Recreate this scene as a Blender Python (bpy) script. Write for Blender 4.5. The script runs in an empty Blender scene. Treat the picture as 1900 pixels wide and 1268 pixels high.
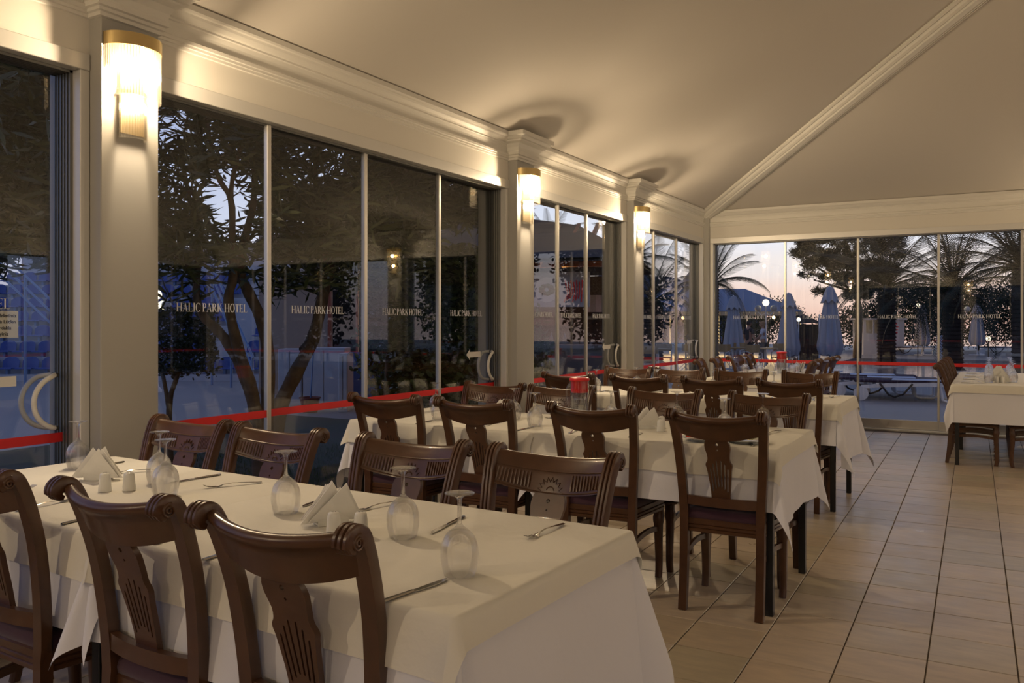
import bpy, bmesh, math, random
import numpy as np
from math import sin, cos, pi, sqrt, atan2, radians, hypot
from mathutils import Vector, Matrix
from mathutils.geometry import tessellate_polygon
random.seed(7)
SC = bpy.context.scene
COL = SC.collection
# ------------------------------------------------------------------ camera, world, exposure
CH = 1.36; FPX = 1564.3; YAW = .5172
cam = bpy.data.cameras.new('camera'); cam_o = bpy.data.objects.new('camera', cam); COL.objects.link(cam_o)
cam_o.location = (0, 0, CH); cam_o.rotation_euler = (pi/2, 0, YAW)
cam.sensor_width = 36; cam.lens = FPX/1900*36; cam.shift_y = -32/1900
cam.clip_end = 2000; cam.clip_start = .05
SC.camera = cam_o
SC.view_settings.view_transform = 'Standard'; SC.view_settings.look = 'None'
SC.view_settings.gamma = 1; SC.view_settings.use_curve_mapping = False
SC.view_settings.exposure = 0.0
SC.cycles.max_bounces = 10; SC.cycles.diffuse_bounces = 3; SC.cycles.glossy_bounces = 4
SC.cycles.transmission_bounces = 8; SC.cycles.transparent_max_bounces = 32
SC.cycles.caustics_reflective = False; SC.cycles.caustics_refractive = False
SC.cycles.sample_clamp_indirect = 4
SC.cycles.use_denoising = True

LAMP_W = 76.0        # each bulb of the wall sconces, watts
SKY_STRENGTH = 1.22
world = bpy.data.worlds.new('dusk'); SC.world = world; world.use_nodes = True
nt = world.node_tree; nt.nodes.clear()
def nd(nt, t, **k):
    n = nt.nodes.new(t)
    for a, b in k.items(): setattr(n, a, b)
    return n
tc = nd(nt, 'ShaderNodeTexCoord'); sp = nd(nt, 'ShaderNodeSeparateXYZ'); nt.links.new(tc.outputs['Generated'], sp.inputs[0])
def ramp(nt, pts, interp='EASE'):
    r = nd(nt, 'ShaderNodeValToRGB'); r.color_ramp.interpolation = interp
    e = r.color_ramp.elements
    while len(e) > 1: e.remove(e[-1])
    e[0].position = pts[0][0]; e[0].color = (*pts[0][1], 1)
    for p, c in pts[1:]:
        x = e.new(p); x.color = (*c, 1)
    return r
# away from the afterglow: grey lilac horizon to deep blue; towards it: rose horizon to pale lavender
r1 = ramp(nt, [(0, (.36, .38, .50)), (.12, (.30, .36, .56)), (.35, (.155, .215, .46)), (.8, (.085, .11, .21))])
r2 = ramp(nt, [(0, (.80, .50, .40)), (.03, (.88, .64, .54)), (.065, (.84, .76, .74)), (.11, (.76, .80, .92)), (.2, (.60, .67, .87)), (.5, (.22, .27, .42)), (1, (.09, .11, .19))])
dt = nd(nt, 'ShaderNodeVectorMath', operation='DOT_PRODUCT'); nt.links.new(tc.outputs['Generated'], dt.inputs[0])
dt.inputs[1].default_value = (-.12, .99, 0)
mr = nd(nt, 'ShaderNodeMapRange'); mr.inputs['From Min'].default_value = .45; mr.inputs['From Max'].default_value = .97
mr.interpolation_type = 'SMOOTHSTEP'
nt.links.new(dt.outputs['Value'], mr.inputs['Value'])
mx = nd(nt, 'ShaderNodeMix', data_type='RGBA')
for r in (r1, r2): nt.links.new(sp.outputs['Z'], r.inputs[0])
nt.links.new(mr.outputs[0], mx.inputs[0]); nt.links.new(r1.outputs[0], mx.inputs[6]); nt.links.new(r2.outputs[0], mx.inputs[7])
bg = nd(nt, 'ShaderNodeBackground'); bg.inputs[1].default_value = SKY_STRENGTH
nt.links.new(mx.outputs[2], bg.inputs[0])
wo = nd(nt, 'ShaderNodeOutputWorld'); nt.links.new(bg.outputs[0], wo.inputs[0])

# ------------------------------------------------------------------ helpers
FW = Vector((-sin(YAW), cos(YAW), 0)); RT = Vector((cos(YAW), sin(YAW), 0))
def at(u, d, z=0.0):
    """ground point seen at column u of the photo, d metres along the view axis"""
    p = FW*d + RT*(d*(u-950)/FPX); return Vector((p.x, p.y, z))
def zat(v, d): return CH + (602-v)/FPX*d

class MB:
    def __init__(s): s.v = []; s.f = []; s.M = None
    def add(s, vs, fs):
        n = len(s.v)
        s.v.extend([tuple(s.M @ Vector(p)) for p in vs] if s.M else [tuple(p) for p in vs])
        s.f.extend([tuple(i+n for i in f) for f in fs])
        return s
    def box(s, x0, x1, y0, y1, z0, z1, c=0.0, M=None):
        X = (x0, x1); Y = (y0, y1); Z = (z0, z1)
        if c <= 0:
            vs = [(x, y, z) for z in Z for y in Y for x in X]
            fs = [(0, 2, 3, 1), (4, 5, 7, 6), (0, 1, 5, 4), (2, 6, 7, 3), (0, 4, 6, 2), (1, 3, 7, 5)]
        else:
            vs = []; idx = {}
            for i in (0, 1):
                for j in (0, 1):
                    for k in (0, 1):
                        dx = c if i == 0 else -c; dy = c if j == 0 else -c; dz = c if k == 0 else -c
                        for a, p in enumerate(((X[i], Y[j]+dy, Z[k]+dz), (X[i]+dx, Y[j], Z[k]+dz), (X[i]+dx, Y[j]+dy, Z[k]))):
                            idx[(i, j, k, a)] = len(vs); vs.append(p)
            g = lambda i, j, k, a: idx[(i, j, k, a)]
            fs = []
            for i in (0, 1):
                fs.append([g(i, 0, 0, 0), g(i, 1, 0, 0), g(i, 1, 1, 0), g(i, 0, 1, 0)])
                fs.append([g(0, i, 0, 1), g(1, i, 0, 1), g(1, i, 1, 1), g(0, i, 1, 1)])
                fs.append([g(0, 0, i, 2), g(1, 0, i, 2), g(1, 1, i, 2), g(0, 1, i, 2)])
                for j in (0, 1):
                    fs.append([g(0, i, j, 1), g(1, i, j, 1), g(1, i, j, 2), g(0, i, j, 2)])
                    fs.append([g(i, 0, j, 0), g(i, 1, j, 0), g(i, 1, j, 2), g(i, 0, j, 2)])
                    fs.append([g(i, j, 0, 0), g(i, j, 1, 0), g(i, j, 1, 1), g(i, j, 0, 1)])
                    for k in (0, 1): fs.append([g(i, j, k, 0), g(i, j, k, 1), g(i, j, k, 2)])
        if M is not None: vs = [M @ Vector(p) for p in vs]
        return s.add(vs, fs)
    def sweep(s, secs, closed=False, caps=True):
        """secs: list of rings with equal counts"""
        n = len(secs[0]); vs = [p for r in secs for p in r]; fs = []
        m = len(secs)
        for i in range(m-1 + (1 if closed else 0)):
            for j in range(n):
                a = i*n+j; b = i*n+(j+1) % n; c = ((i+1) % m)*n+(j+1) % n; d = ((i+1) % m)*n+j
                fs.append((a, b, c, d))
        if caps and not closed: fs.append(tuple(range(n-1, -1, -1))); fs.append(tuple(range((m-1)*n, m*n)))
        return s.add(vs, fs)
    def tube(s, pts, r, n=8, closed=False, caps=True):
        pts = [Vector(p) for p in pts]; m = len(pts)
        rr = r if isinstance(r, (list, tuple)) else [r]*m
        t0 = (pts[1]-pts[0]).normalized()
        up = Vector((0, 0, 1)) if abs(t0.z) < .9 else Vector((1, 0, 0))
        nrm = (up - t0*up.dot(t0)).normalized(); secs = []
        for i in range(m):
            if closed: t = (pts[(i+1) % m]-pts[i-1]).normalized()
            else: t = (pts[min(i+1, m-1)]-pts[max(i-1, 0)]).normalized()
            nrm = (nrm - t*nrm.dot(t))
            nrm = nrm.normalized() if nrm.length > 1e-6 else t.orthogonal().normalized()
            b = t.cross(nrm)
            secs.append([pts[i]+(nrm*cos(2*pi*k/n)+b*sin(2*pi*k/n))*rr[i] for k in range(n)])
        return s.sweep(secs, closed, caps)
    def lathe(s, prof, n=24, c=(0, 0, 0), sq=1.0):
        secs = [[(c[0]+r*cos(2*pi*k/n), c[1]+r*sin(2*pi*k/n)*sq, c[2]+z) for k in range(n)] for r, z in prof]
        return s.sweep(secs, caps=True)
    def prism(s, poly, f, holes=()):
        """poly: 2D outline (+holes); f(u,v,side) -> 3D, side 0/1"""
        loops = [list(poly)]+[list(h) for h in holes]
        flat = [p for l in loops for p in l]; n = len(flat)
        tris = tessellate_polygon([[Vector((p[0], p[1], 0)) for p in l] for l in loops])
        vs = [f(p[0], p[1], 0) for p in flat]+[f(p[0], p[1], 1) for p in flat]
        fs = [tuple(t) for t in tris]+[tuple(i+n for i in reversed(t)) for t in tris]
        o = 0
        for l in loops:
            k = len(l)
            for i in range(k): a = o+i; b = o+(i+1) % k; fs.append((a, b, b+n, a+n))
            o += k
        return s.add(vs, fs)
    def grid(s, rows):
        m = len(rows); n = len(rows[0])
        return s.add([p for r in rows for p in r], [(i*n+j, i*n+j+1, (i+1)*n+j+1, (i+1)*n+j) for i in range(m-1) for j in range(n-1)])
    def ball(s, c, r, n=12, m=8, sz=1.0):
        return s.lathe([(max(r*sin(pi*i/m), 1e-4), -r*sz*cos(pi*i/m)) for i in range(m+1)], n, c)
    def build(s, name, mat, parent=None, ang=35, recalc=True, smooth=True):
        me = bpy.data.meshes.new(name); me.from_pydata(s.v, [], s.f); me.validate()
        if recalc:
            bm = bmesh.new(); bm.from_mesh(me); bmesh.ops.recalc_face_normals(bm, faces=bm.faces); bm.to_mesh(me); bm.free()
        if smooth:
            me.shade_smooth()
            if ang < 179: me.set_sharp_from_angle(angle=radians(ang))
        me.materials.append(mat)
        o = bpy.data.objects.new(name, me); COL.objects.link(o)
        if parent: o.parent = parent
        return o
def tag(o, label=None, cat=None, group=None, kind=None):
    for k, v in (('label', label), ('category', cat), ('group', group), ('kind', kind)):
        if v: o[k] = v
    return o
def empty(name, loc=(0, 0, 0), rz=0, label=None, cat=None, group=None, kind=None):
    o = bpy.data.objects.new(name, None); COL.objects.link(o); o.empty_display_size = .1
    o.location = loc; o.rotation_euler = (0, 0, rz); return tag(o, label, cat, group, kind)
def kids(o): return [c for c in bpy.data.objects if c.parent == o]
KIDS = {}
def copy_tree(o, loc=None, rz=None, label=None, group=None, parent=None):
    c = o.copy(); COL.objects.link(c)
    if parent: c.parent = parent
    if loc is not None: c.location = loc
    if rz is not None: c.rotation_euler = (0, 0, rz)
    if label: c['label'] = label
    if group: c['group'] = group
    if o.name not in KIDS: KIDS[o.name] = kids(o)
    for ch in KIDS[o.name]: copy_tree(ch, parent=c)
    return c
ORD = ['first', 'second', 'third', 'fourth', 'fifth', 'sixth', 'seventh', 'eighth', 'ninth', 'tenth', 'eleventh', 'twelfth', 'thirteenth', 'fourteenth', 'fifteenth', 'sixteenth', 'seventeenth', 'eighteenth', 'nineteenth', 'twentieth']

# ------------------------------------------------------------------ materials
def lk(nt, a, b): nt.links.new(a, b)
def mat(name, col, rough=.5, metal=0, spec=.5, noise=None, bump=None, coat=0, sheen=0, emit=None, trans=0, sub=0):
    """noise=(scale, amount, colour2)  bump=(scale, strength, distance)"""
    m = bpy.data.materials.new(name); m.use_nodes = True; nt = m.node_tree
    b = nt.nodes['Principled BSDF']
    b.inputs['Base Color'].default_value = (*col, 1); b.inputs['Roughness'].default_value = rough
    b.inputs['Metallic'].default_value = metal; b.inputs['Specular IOR Level'].default_value = spec
    b.inputs['Coat Weight'].default_value = coat; b.inputs['Sheen Weight'].default_value = sheen
    if emit: b.inputs['Emission Color'].default_value = (*emit[0], 1); b.inputs['Emission Strength'].default_value = emit[1]
    t = nd(nt, 'ShaderNodeTexCoord')
    if noise:
        n = nd(nt, 'ShaderNodeTexNoise'); n.inputs['Scale'].default_value = noise[0]; n.inputs['Detail'].default_value = 4
        lk(nt, t.outputs['Object'], n.inputs['Vector'])
        r = nd(nt, 'ShaderNodeMapRange'); r.inputs['From Min'].default_value = .35; r.inputs['From Max'].default_value = .68
        r.inputs['To Max'].default_value = noise[1]; lk(nt, n.outputs[0], r.inputs['Value'])
        x = nd(nt, 'ShaderNodeMix', data_type='RGBA'); x.inputs[6].default_value = (*col, 1); x.inputs[7].default_value = (*noise[2], 1)
        lk(nt, r.outputs[0], x.inputs[0]); lk(nt, x.outputs[2], b.inputs['Base Color'])
    if bump:
        n = nd(nt, 'ShaderNodeTexNoise'); n.inputs['Scale'].default_value = bump[0]; n.inputs['Detail'].default_value = 5
        lk(nt, t.outputs['Object'], n.inputs['Vector'])
        u = nd(nt, 'ShaderNodeBump'); u.inputs['Strength'].default_value = bump[1]; u.inputs['Distance'].default_value = bump[2]
        lk(nt, n.outputs[0], u.inputs['Height']); lk(nt, u.outputs[0], b.inputs['Normal'])
    return m
def schlick(nt, f0):
    g = nd(nt, 'ShaderNodeNewGeometry'); d = nd(nt, 'ShaderNodeVectorMath', operation='DOT_PRODUCT')
    lk(nt, g.outputs['Normal'], d.inputs[0]); lk(nt, g.outputs['Incoming'], d.inputs[1])
    a = nd(nt, 'ShaderNodeMath', operation='ABSOLUTE'); lk(nt, d.outputs['Value'], a.inputs[0])
    s = nd(nt, 'ShaderNodeMath', operation='SUBTRACT'); s.inputs[0].default_value = 1; lk(nt, a.outputs[0], s.inputs[1])
    p = nd(nt, 'ShaderNodeMath', operation='POWER'); lk(nt, s.outputs[0], p.inputs[0]); p.inputs[1].default_value = 5
    m = nd(nt, 'ShaderNodeMath', operation='MULTIPLY_ADD'); lk(nt, p.outputs[0], m.inputs[0])
    m.inputs[1].default_value = 1-f0; m.inputs[2].default_value = f0; m.use_clamp = True
    return m.outputs[0]
def glass(name, tint=(.95, .97, .96), f0=.05, edge=None, extra=None):
    m = bpy.data.materials.new(name); m.use_nodes = True; nt = m.node_tree; nt.nodes.clear()
    o = nd(nt, 'ShaderNodeOutputMaterial'); tr = nd(nt, 'ShaderNodeBsdfTransparent'); tr.inputs[0].default_value = (*tint, 1)
    gl = nd(nt, 'ShaderNodeBsdfGlossy'); gl.inputs['Roughness'].default_value = 0.0; gl.inputs[0].default_value = (1, 1, 1, 1)
    mx = nd(nt, 'ShaderNodeMixShader'); lk(nt, schlick(nt, f0), mx.inputs[0]); lk(nt, tr.outputs[0], mx.inputs[1]); lk(nt, gl.outputs[0], mx.inputs[2])
    out = mx.outputs[0]
    if edge:   # darker refraction at grazing edges of blown glass
        lw = nd(nt, 'ShaderNodeLayerWeight'); lw.inputs[0].default_value = .35
        rp = ramp(nt, [(0, tint), (.55, tint), (1, edge)]); lk(nt, lw.outputs['Facing'], rp.inputs[0]); lk(nt, rp.outputs[0], tr.inputs[0])
    if extra:  # weight of a translucent white component
        t2 = nd(nt, 'ShaderNodeBsdfTranslucent'); t2.inputs[0].default_value = (1, .93, .8, 1)
        m2 = nd(nt, 'ShaderNodeMixShader'); m2.inputs[0].default_value = extra; lk(nt, out, m2.inputs[1]); lk(nt, t2.outputs[0], m2.inputs[2]); out = m2.outputs[0]
    lk(nt, out, o.inputs[0]); return m
def emis(name, col, s, see=0.0):
    m = bpy.data.materials.new(name); m.use_nodes = True; nt = m.node_tree; nt.nodes.clear()
    o = nd(nt, 'ShaderNodeOutputMaterial'); e = nd(nt, 'ShaderNodeEmission'); e.inputs[0].default_value = (*col, 1); e.inputs[1].default_value = s
    if see:
        t = nd(nt, 'ShaderNodeBsdfTransparent'); a = nd(nt, 'ShaderNodeAddShader'); lk(nt, e.outputs[0], a.inputs[0]); lk(nt, t.outputs[0], a.inputs[1]); lk(nt, a.outputs[0], o.inputs[0])
    else: lk(nt, e.outputs[0], o.inputs[0])
    return m
def leafmat(name, c1, c2, rough=.5):
    m = mat(name, c1, rough); nt = m.node_tree; b = nt.nodes['Principled BSDF']
    g = nd(nt, 'ShaderNodeNewGeometry'); r = ramp(nt, [(0, c1), (1, c2)], 'LINEAR'); lk(nt, g.outputs['Random Per Island'], r.inputs[0]); lk(nt, r.outputs[0], b.inputs['Base Color'])
    return m

M = {}
M['ceiling'] = mat('ceiling_paint', (.66, .62, .56), .85, bump=(60, .05, .002))
M['fascia'] = mat('fascia_paint', (.78, .75, .68), .6, bump=(25, .06, .003))
M['plaster'] = mat('moulding_plaster', (.80, .78, .72), .55)
M['column'] = mat('column_paint', (.43, .42, .39), .42, bump=(90, .05, .001))
M['alu'] = mat('brushed_aluminium', (.62, .60, .56), .36, .75)
M['aluw'] = mat('pale_coated_aluminium', (.72, .71, .68), .38, .25)
M['track'] = mat('grey_track_aluminium', (.22, .22, .21), .45, .5)
M['pane'] = glass('window_glass', (.97, .98, .98), .05)
M['handle'] = mat('white_plastic_handle', (.78, .77, .72), .3)
M['letter'] = mat('etched_white_film', (.84, .87, .92), .7)
M['stripe'] = mat('red_film', (.75, .02, .02), .5)
M['wood'] = mat('mahogany_stain', (.088, .038, .017), .33, coat=.18, spec=.4, noise=(14, .7, (.055, .024, .011)), bump=(40, .05, .001))
M['cushion'] = mat('aubergine_fabric', (.045, .012, .028), .9, sheen=.3, bump=(500, .3, .001))
M['under'] = mat('white_cotton', (.80, .81, .88), .85, bump=(6, .35, .02))
M['over'] = mat('cream_cotton', (.80, .78, .70), .8, bump=(7, .35, .02))
M['steel'] = mat('polished_steel', (.62, .60, .56), .16, 1)
M['blacksteel'] = mat('black_steel', (.012, .012, .013), .4)
M['brass'] = mat('polished_brass', (.80, .62, .30), .24, 1)
M['rod'] = glass('glass_rod', (.975, .965, .94), .10, edge=(.80, .76, .68), extra=.016)
M['bulb'] = emis('warm_bulb', (1, .72, .40), 12, see=1)
def blown(name, w):
    m = bpy.data.materials.new(name); m.use_nodes = True; nt = m.node_tree; nt.nodes.clear(); o = nd(nt, 'ShaderNodeOutputMaterial')
    a = nd(nt, 'ShaderNodeBsdfTransparent'); b = nd(nt, 'ShaderNodeBsdfGlass'); b.inputs['IOR'].default_value = 1.5; b.inputs['Roughness'].default_value = 0
    x = nd(nt, 'ShaderNodeMixShader'); x.inputs[0].default_value = w; lk(nt, a.outputs[0], x.inputs[1]); lk(nt, b.outputs[0], x.inputs[2]); lk(nt, x.outputs[0], o.inputs[0]); return m
M['wine'] = blown('clear_stemware', .42)
M['jug'] = glass('clear_jug_glass', (.93, .94, .94), .10, edge=(.45, .46, .46))
M['redplastic'] = mat('red_plastic', (.70, .02, .02), .3)
M['china'] = mat('white_porcelain', (.80, .80, .76), .12, coat=.3)
M['hole'] = mat('dark_hole', (.02, .02, .02), .9)
M['paper'] = mat('paper_napkin', (.85, .84, .80), .9, bump=(40, .2, .004))
M['melon'] = mat('watermelon_flesh', (.70, .06, .04), .35, noise=(60, .5, (.85, .2, .12)))
M['rind'] = mat('pale_green_rind', (.42, .46, .22), .4)
M['yellow'] = mat('yellow_melon_flesh', (.80, .55, .10), .4)
def tilemat():
    m = mat('beige_floor_tile', (.50, .40, .29), .30); nt = m.node_tree; b = nt.nodes['Principled BSDF']
    g = nd(nt, 'ShaderNodeNewGeometry'); oi = nd(nt, 'ShaderNodeObjectInfo')
    a = nd(nt, 'ShaderNodeMath', operation='ADD'); lk(nt, g.outputs['Random Per Island'], a.inputs[0]); lk(nt, oi.outputs['Random'], a.inputs[1])
    f = nd(nt, 'ShaderNodeMath', operation='FRACT'); lk(nt, a.outputs[0], f.inputs[0])
    r = ramp(nt, [(0, (.52, .43, .31)), (.4, (.58, .48, .37)), (.7, (.55, .47, .38)), (1, (.48, .42, .30))], 'LINEAR'); lk(nt, f.outputs[0], r.inputs[0])
    n = nd(nt, 'ShaderNodeTexNoise'); n.inputs['Scale'].default_value = 5; n.inputs['Detail'].default_value = 6; n.inputs['Roughness'].default_value = .6
    gp = g.outputs['Position']; mp = nd(nt, 'ShaderNodeMapping'); mp.inputs['Scale'].default_value = (1, 4, 1); lk(nt, gp, mp.inputs[0]); lk(nt, mp.outputs[0], n.inputs['Vector'])
    x = nd(nt, 'ShaderNodeMix', data_type='RGBA', blend_type='MULTIPLY'); x.inputs[0].default_value = .6
    rr = ramp(nt, [(.3, (.72, .72, .74)), (.65, (1.1, 1.08, 1.02))], 'LINEAR'); lk(nt, n.outputs[0], rr.inputs[0])
    lk(nt, r.outputs[0], x.inputs[6]); lk(nt, rr.outputs[0], x.inputs[7]); lk(nt, x.outputs[2], b.inputs['Base Color'])
    n2 = nd(nt, 'ShaderNodeTexNoise'); n2.inputs['Scale'].default_value = 9; n2.inputs['Detail'].default_value = 3; lk(nt, gp, n2.inputs['Vector'])
    mr = nd(nt, 'ShaderNodeMapRange'); mr.inputs['To Min'].default_value = .22; mr.inputs['To Max'].default_value = .42; lk(nt, n2.outputs[0], mr.inputs['Value']); lk(nt, mr.outputs[0], b.inputs['Roughness'])
    return m
M['tile'] = tilemat()
M['grout'] = mat('brown_grout', (.10, .075, .05), .9)
# ------------------------------------------------------------------ room shell
XW, YB, XR, YF = -3.5385, 11.767, 6.4, -5.0      # left, back, right and front walls
ZH, ZF, ZC = 2.50, 2.575, 2.935                   # head of the glazing, head channel top, cornice top
SLOPE = .385
def struct(o): return tag(o, kind='structure')

# floor: slab with recessed joints, tiles laid on it
fl = MB().box(XW-.35, XR+.3, YF-.3, YB+.30, -.12, -.004).build('floor', M['grout']); struct(fl)
TA = .0154; TDX = .3161; TDY = .3237
def tcorner(i, j):
    return (-.888 + i*TDX*cos(TA) + j*TDY*sin(TA), 5.727 + i*TDX*sin(TA) - j*TDY*cos(TA))
def tilemesh(mb, i, j, dj, z, M4=None):
    x0, y0 = tcorner(i, j+dj); g = .0028
    R = Matrix.Translation((x0, y0, 0)) @ Matrix.Rotation(TA, 4, 'Z')
    mb.box(g, TDX-g, g, TDY*dj-g, -.006, z, c=.0016, M=R)
tiles = []
for i in range(-10, 24):
    j = -19
    while j < 34:
        dj = 2 if j == -2 else 1
        x, y = tcorner(i+.5, j+dj*.5)
        if x-.17 > XW+.0 and x+.17 < XR and y-.17*dj > YF and y+.17*dj < YB+.02: tiles.append((i, j, dj, x, y))
        j += dj
def vis(x, y):
    d = -sin(YAW)*x+cos(YAW)*y
    if d < 1.9: return 0
    u = 950+FPX*(cos(YAW)*x+sin(YAW)*y)/d; v = 602+FPX*CH/d
    return 1/d if (-40 < u < 1940 and v < 1330 and x > -1.75 and (x > -.95 or u > 1180)) else 0
vt = sorted([t for t in tiles if vis(t[3], t[4]) > 0], key=lambda t: -vis(t[3], t[4]))[:290]
vs = set((t[0], t[1]) for t in vt)
rnd = random.Random(3)
tm = {}
for dj in (1, 2):
    mb = MB(); g = .0028; mb.box(g, TDX-g, g, TDY*dj-g, -.006, 0, c=.0016); tm[dj] = mb
proto = {}
for i, j, dj, x, y in vt:
    x0, y0 = tcorner(i, j+dj)
    if dj not in proto: o = tm[dj].build('tile', M['tile'], fl, smooth=False); proto[dj] = o
    else: o = proto[dj].copy(); COL.objects.link(o)
    o.location = (x0, y0, rnd.uniform(-.0006, .0004)); o.rotation_euler = (0, 0, TA)
mb = MB()
for i, j, dj, x, y in tiles:
    if (i, j) not in vs: tilemesh(mb, i, j, dj, rnd.uniform(-.0006, .0004))
tag(mb.build('floor_tiling', M['tile'], fl, smooth=False), kind='stuff')

# walls above the glazing
def wallbeam(name, x0, x1, y0, y1, z0=ZF, z1=3.05):
    return struct(MB().box(x0, x1, y0, y1, z0, z1).build(name, M['fascia']))
wl = wallbeam('wall_left', XW-.30, XW, YF-.3, YB+.3)
wb = wallbeam('wall_back', XW, XR, YB, YB+.30)
wr = wallbeam('wall_right', XR, XR+.30, YF-.3, YB+.3)
wf = wallbeam('wall_front', XW, XR, YF-.3, YF)
# cornice: a reeded lower band and a crown moulding, run along each wall
PROF = [(0, 2.735), (.010, 2.738), (.010, 2.752), (.016, 2.755), (.016, 2.768), (.022, 2.772), (.022, 2.79), (.004, 2.80), (.006, 2.84),
        (.014, 2.862), (.022, 2.866), (.022, 2.876), (.034, 2.882), (.052, 2.900), (.058, 2.912), (.072, 2.915), (.078, 2.925), (.078, 2.955), (0, 2.955)]
def run(name, a, b, n, k=1.0, mitre=(1, 1), mt='plaster', parent=None, prof=PROF):
    """moulding from a to b (xy), n = inward normal; ends mitred"""
    a = Vector(a); b = Vector(b); t = (b-a).normalized(); n = Vector(n)
    secs = []
    for p, s in ((a, mitre[0]), (b, -mitre[1])):
        secs.append([(*(p + n*o*k + t*(s*o*k)), z) for o, z in prof])
    return MB().sweep(secs).build(name, M[mt], parent, smooth=False)
struct(run('trim_1', (XW, YF), (XW, YB), (1, 0)))
struct(run('trim_2', (XW, YB), (XR, YB), (0, -1)))
struct(run('trim_3', (XR, YB), (XR, YF), (-1, 0)))
struct(run('trim_4', (XR, YF), (XW, YF), (0, 1)))
# hipped ceiling
hw = (XR-XW)/2; XM = (XR+XW)/2; ZR = ZC+SLOPE*hw
c0, c1, c2, c3 = (XW, YB, ZC), (XR, YB, ZC), (XR, YF, ZC), (XW, YF, ZC)
ra, rb = (XM, YB-hw, ZR), (XM, YF+hw, ZR)
def up(p, k=.16): return (p[0], p[1], p[2]+k)
P = [c0, c1, c2, c3, ra, rb]; vsx = P+[up(p) for p in P]
fs = [(0, 4, 1), (1, 4, 5, 2), (2, 5, 3), (3, 5, 4, 0), (6, 7, 10), (7, 8, 11, 10), (8, 9, 11), (9, 6, 10, 11), (0, 1, 7, 6), (1, 2, 8, 7), (2, 3, 9, 8), (3, 0, 6, 9)]
ce = struct(MB().add(vsx, fs).build('ceiling', M['ceiling'], smooth=False))
# hip mouldings: three-stepped boards on the hips and ridge
def hip(name, A, B, w=.105):
    A = Vector(A); B = Vector(B); t = (B-A).normalized(); sdir = t.cross(Vector((0, 0, 1))).normalized(); dn = sdir.cross(t).normalized()
    if dn.z > 0: dn = -dn
    pr_ = [(-w, -.06), (-w, .012), (-w*.86, .020), (-w*.80, .012), (-w*.72, .012), (-w*.6, .030), (-w*.42, .040), (-w*.3, .034), (-w*.22, .046), (w*.22, .046), (w*.3, .034),
           (w*.42, .040), (w*.6, .030), (w*.72, .012), (w*.80, .012), (w*.86, .020), (w, .012), (w, -.06)]
    secs = [[p+sdir*a*1.35+dn*(b*1.3+.045 if b > 0 else b) for a, b in pr_] for p in (A, B)]
    return struct(MB().sweep(secs).build(name, M['plaster'], smooth=False))
off = .05
for n_, (A, B) in enumerate(((c0, ra), (c1, ra), (c2, rb), (c3, rb), (ra, rb))): hip('trim_%d' % (n_+5), A, B)

# columns with moulded capitals
def column(x, y, n, w=.30, dep=.085, body=.30, name='column'):
    """n = inward normal; (x,y) centre of the column face line on the wall plane"""
    n = Vector((n[0], n[1])); t = Vector((-n[1], n[0]))
    a = Vector((x, y))
    r = empty(name, (x, y, 0)); r['kind'] = 'structure'
    p0 = a - t*w/2 - n*body; p1 = a + t*w/2 + n*dep
    b = MB().box(min(p0.x, p1.x)-x, max(p0.x, p1.x)-x, min(p0.y, p1.y)-y, max(p0.y, p1.y)-y, 0, 2.95, c=.004).build('shaft', M['column'], r)
    # capital : crown profile mitred round three sides
    prof = [(0, 2.735), (.012, 2.738), (.012, 2.755), (.022, 2.76), (.022, 2.775), (.034, 2.78), (.034, 2.80), (.030, 2.81), (.036, 2.84), (.055, 2.868), (.085, 2.882), (.085, 2.893), (.10, 2.897), (.115, 2.915), (.13, 2.92), (.13, 2.955), (0, 2.955)]
    secs = []
    for (s, q) in ((-1, 0), (-1, 1), (1, 1), (1, 0)):
        secs.append([(*( (t*s*(w/2+o) + (n*(dep+o) if q else n*-.02)) ), z) for o, z in prof])
    MB().sweep(secs).build('capital', M['plaster'], r, smooth=False)
    return r
LCOL = [2.512, 6.306, 8.962]
for y in LCOL+[-1.3]: column(XW, y, (1, 0))
for y in LCOL+[-1.3]: column(XR, y, (-1, 0))
for x in (1.72,): column(x, YB, (0, -1))
for x in (-.6, 3.4): column(x, YF, (0, 1))
cp = empty('column', (XW, YB, 0)); cp['kind'] = 'structure'
MB().box(-.12, .075, -.12+.04, .12, 0, 2.9, c=.004).build('shaft', M['column'], cp)
for cx, cy in ((XR, YB), (XR, YF), (XW, YF)):
    cp = empty('column', (cx, cy, 0)); cp['kind'] = 'structure'; MB().box(-.12, .12, -.12, .12, 0, 2.9, c=.004).build('shaft', M['column'], cp)

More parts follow.
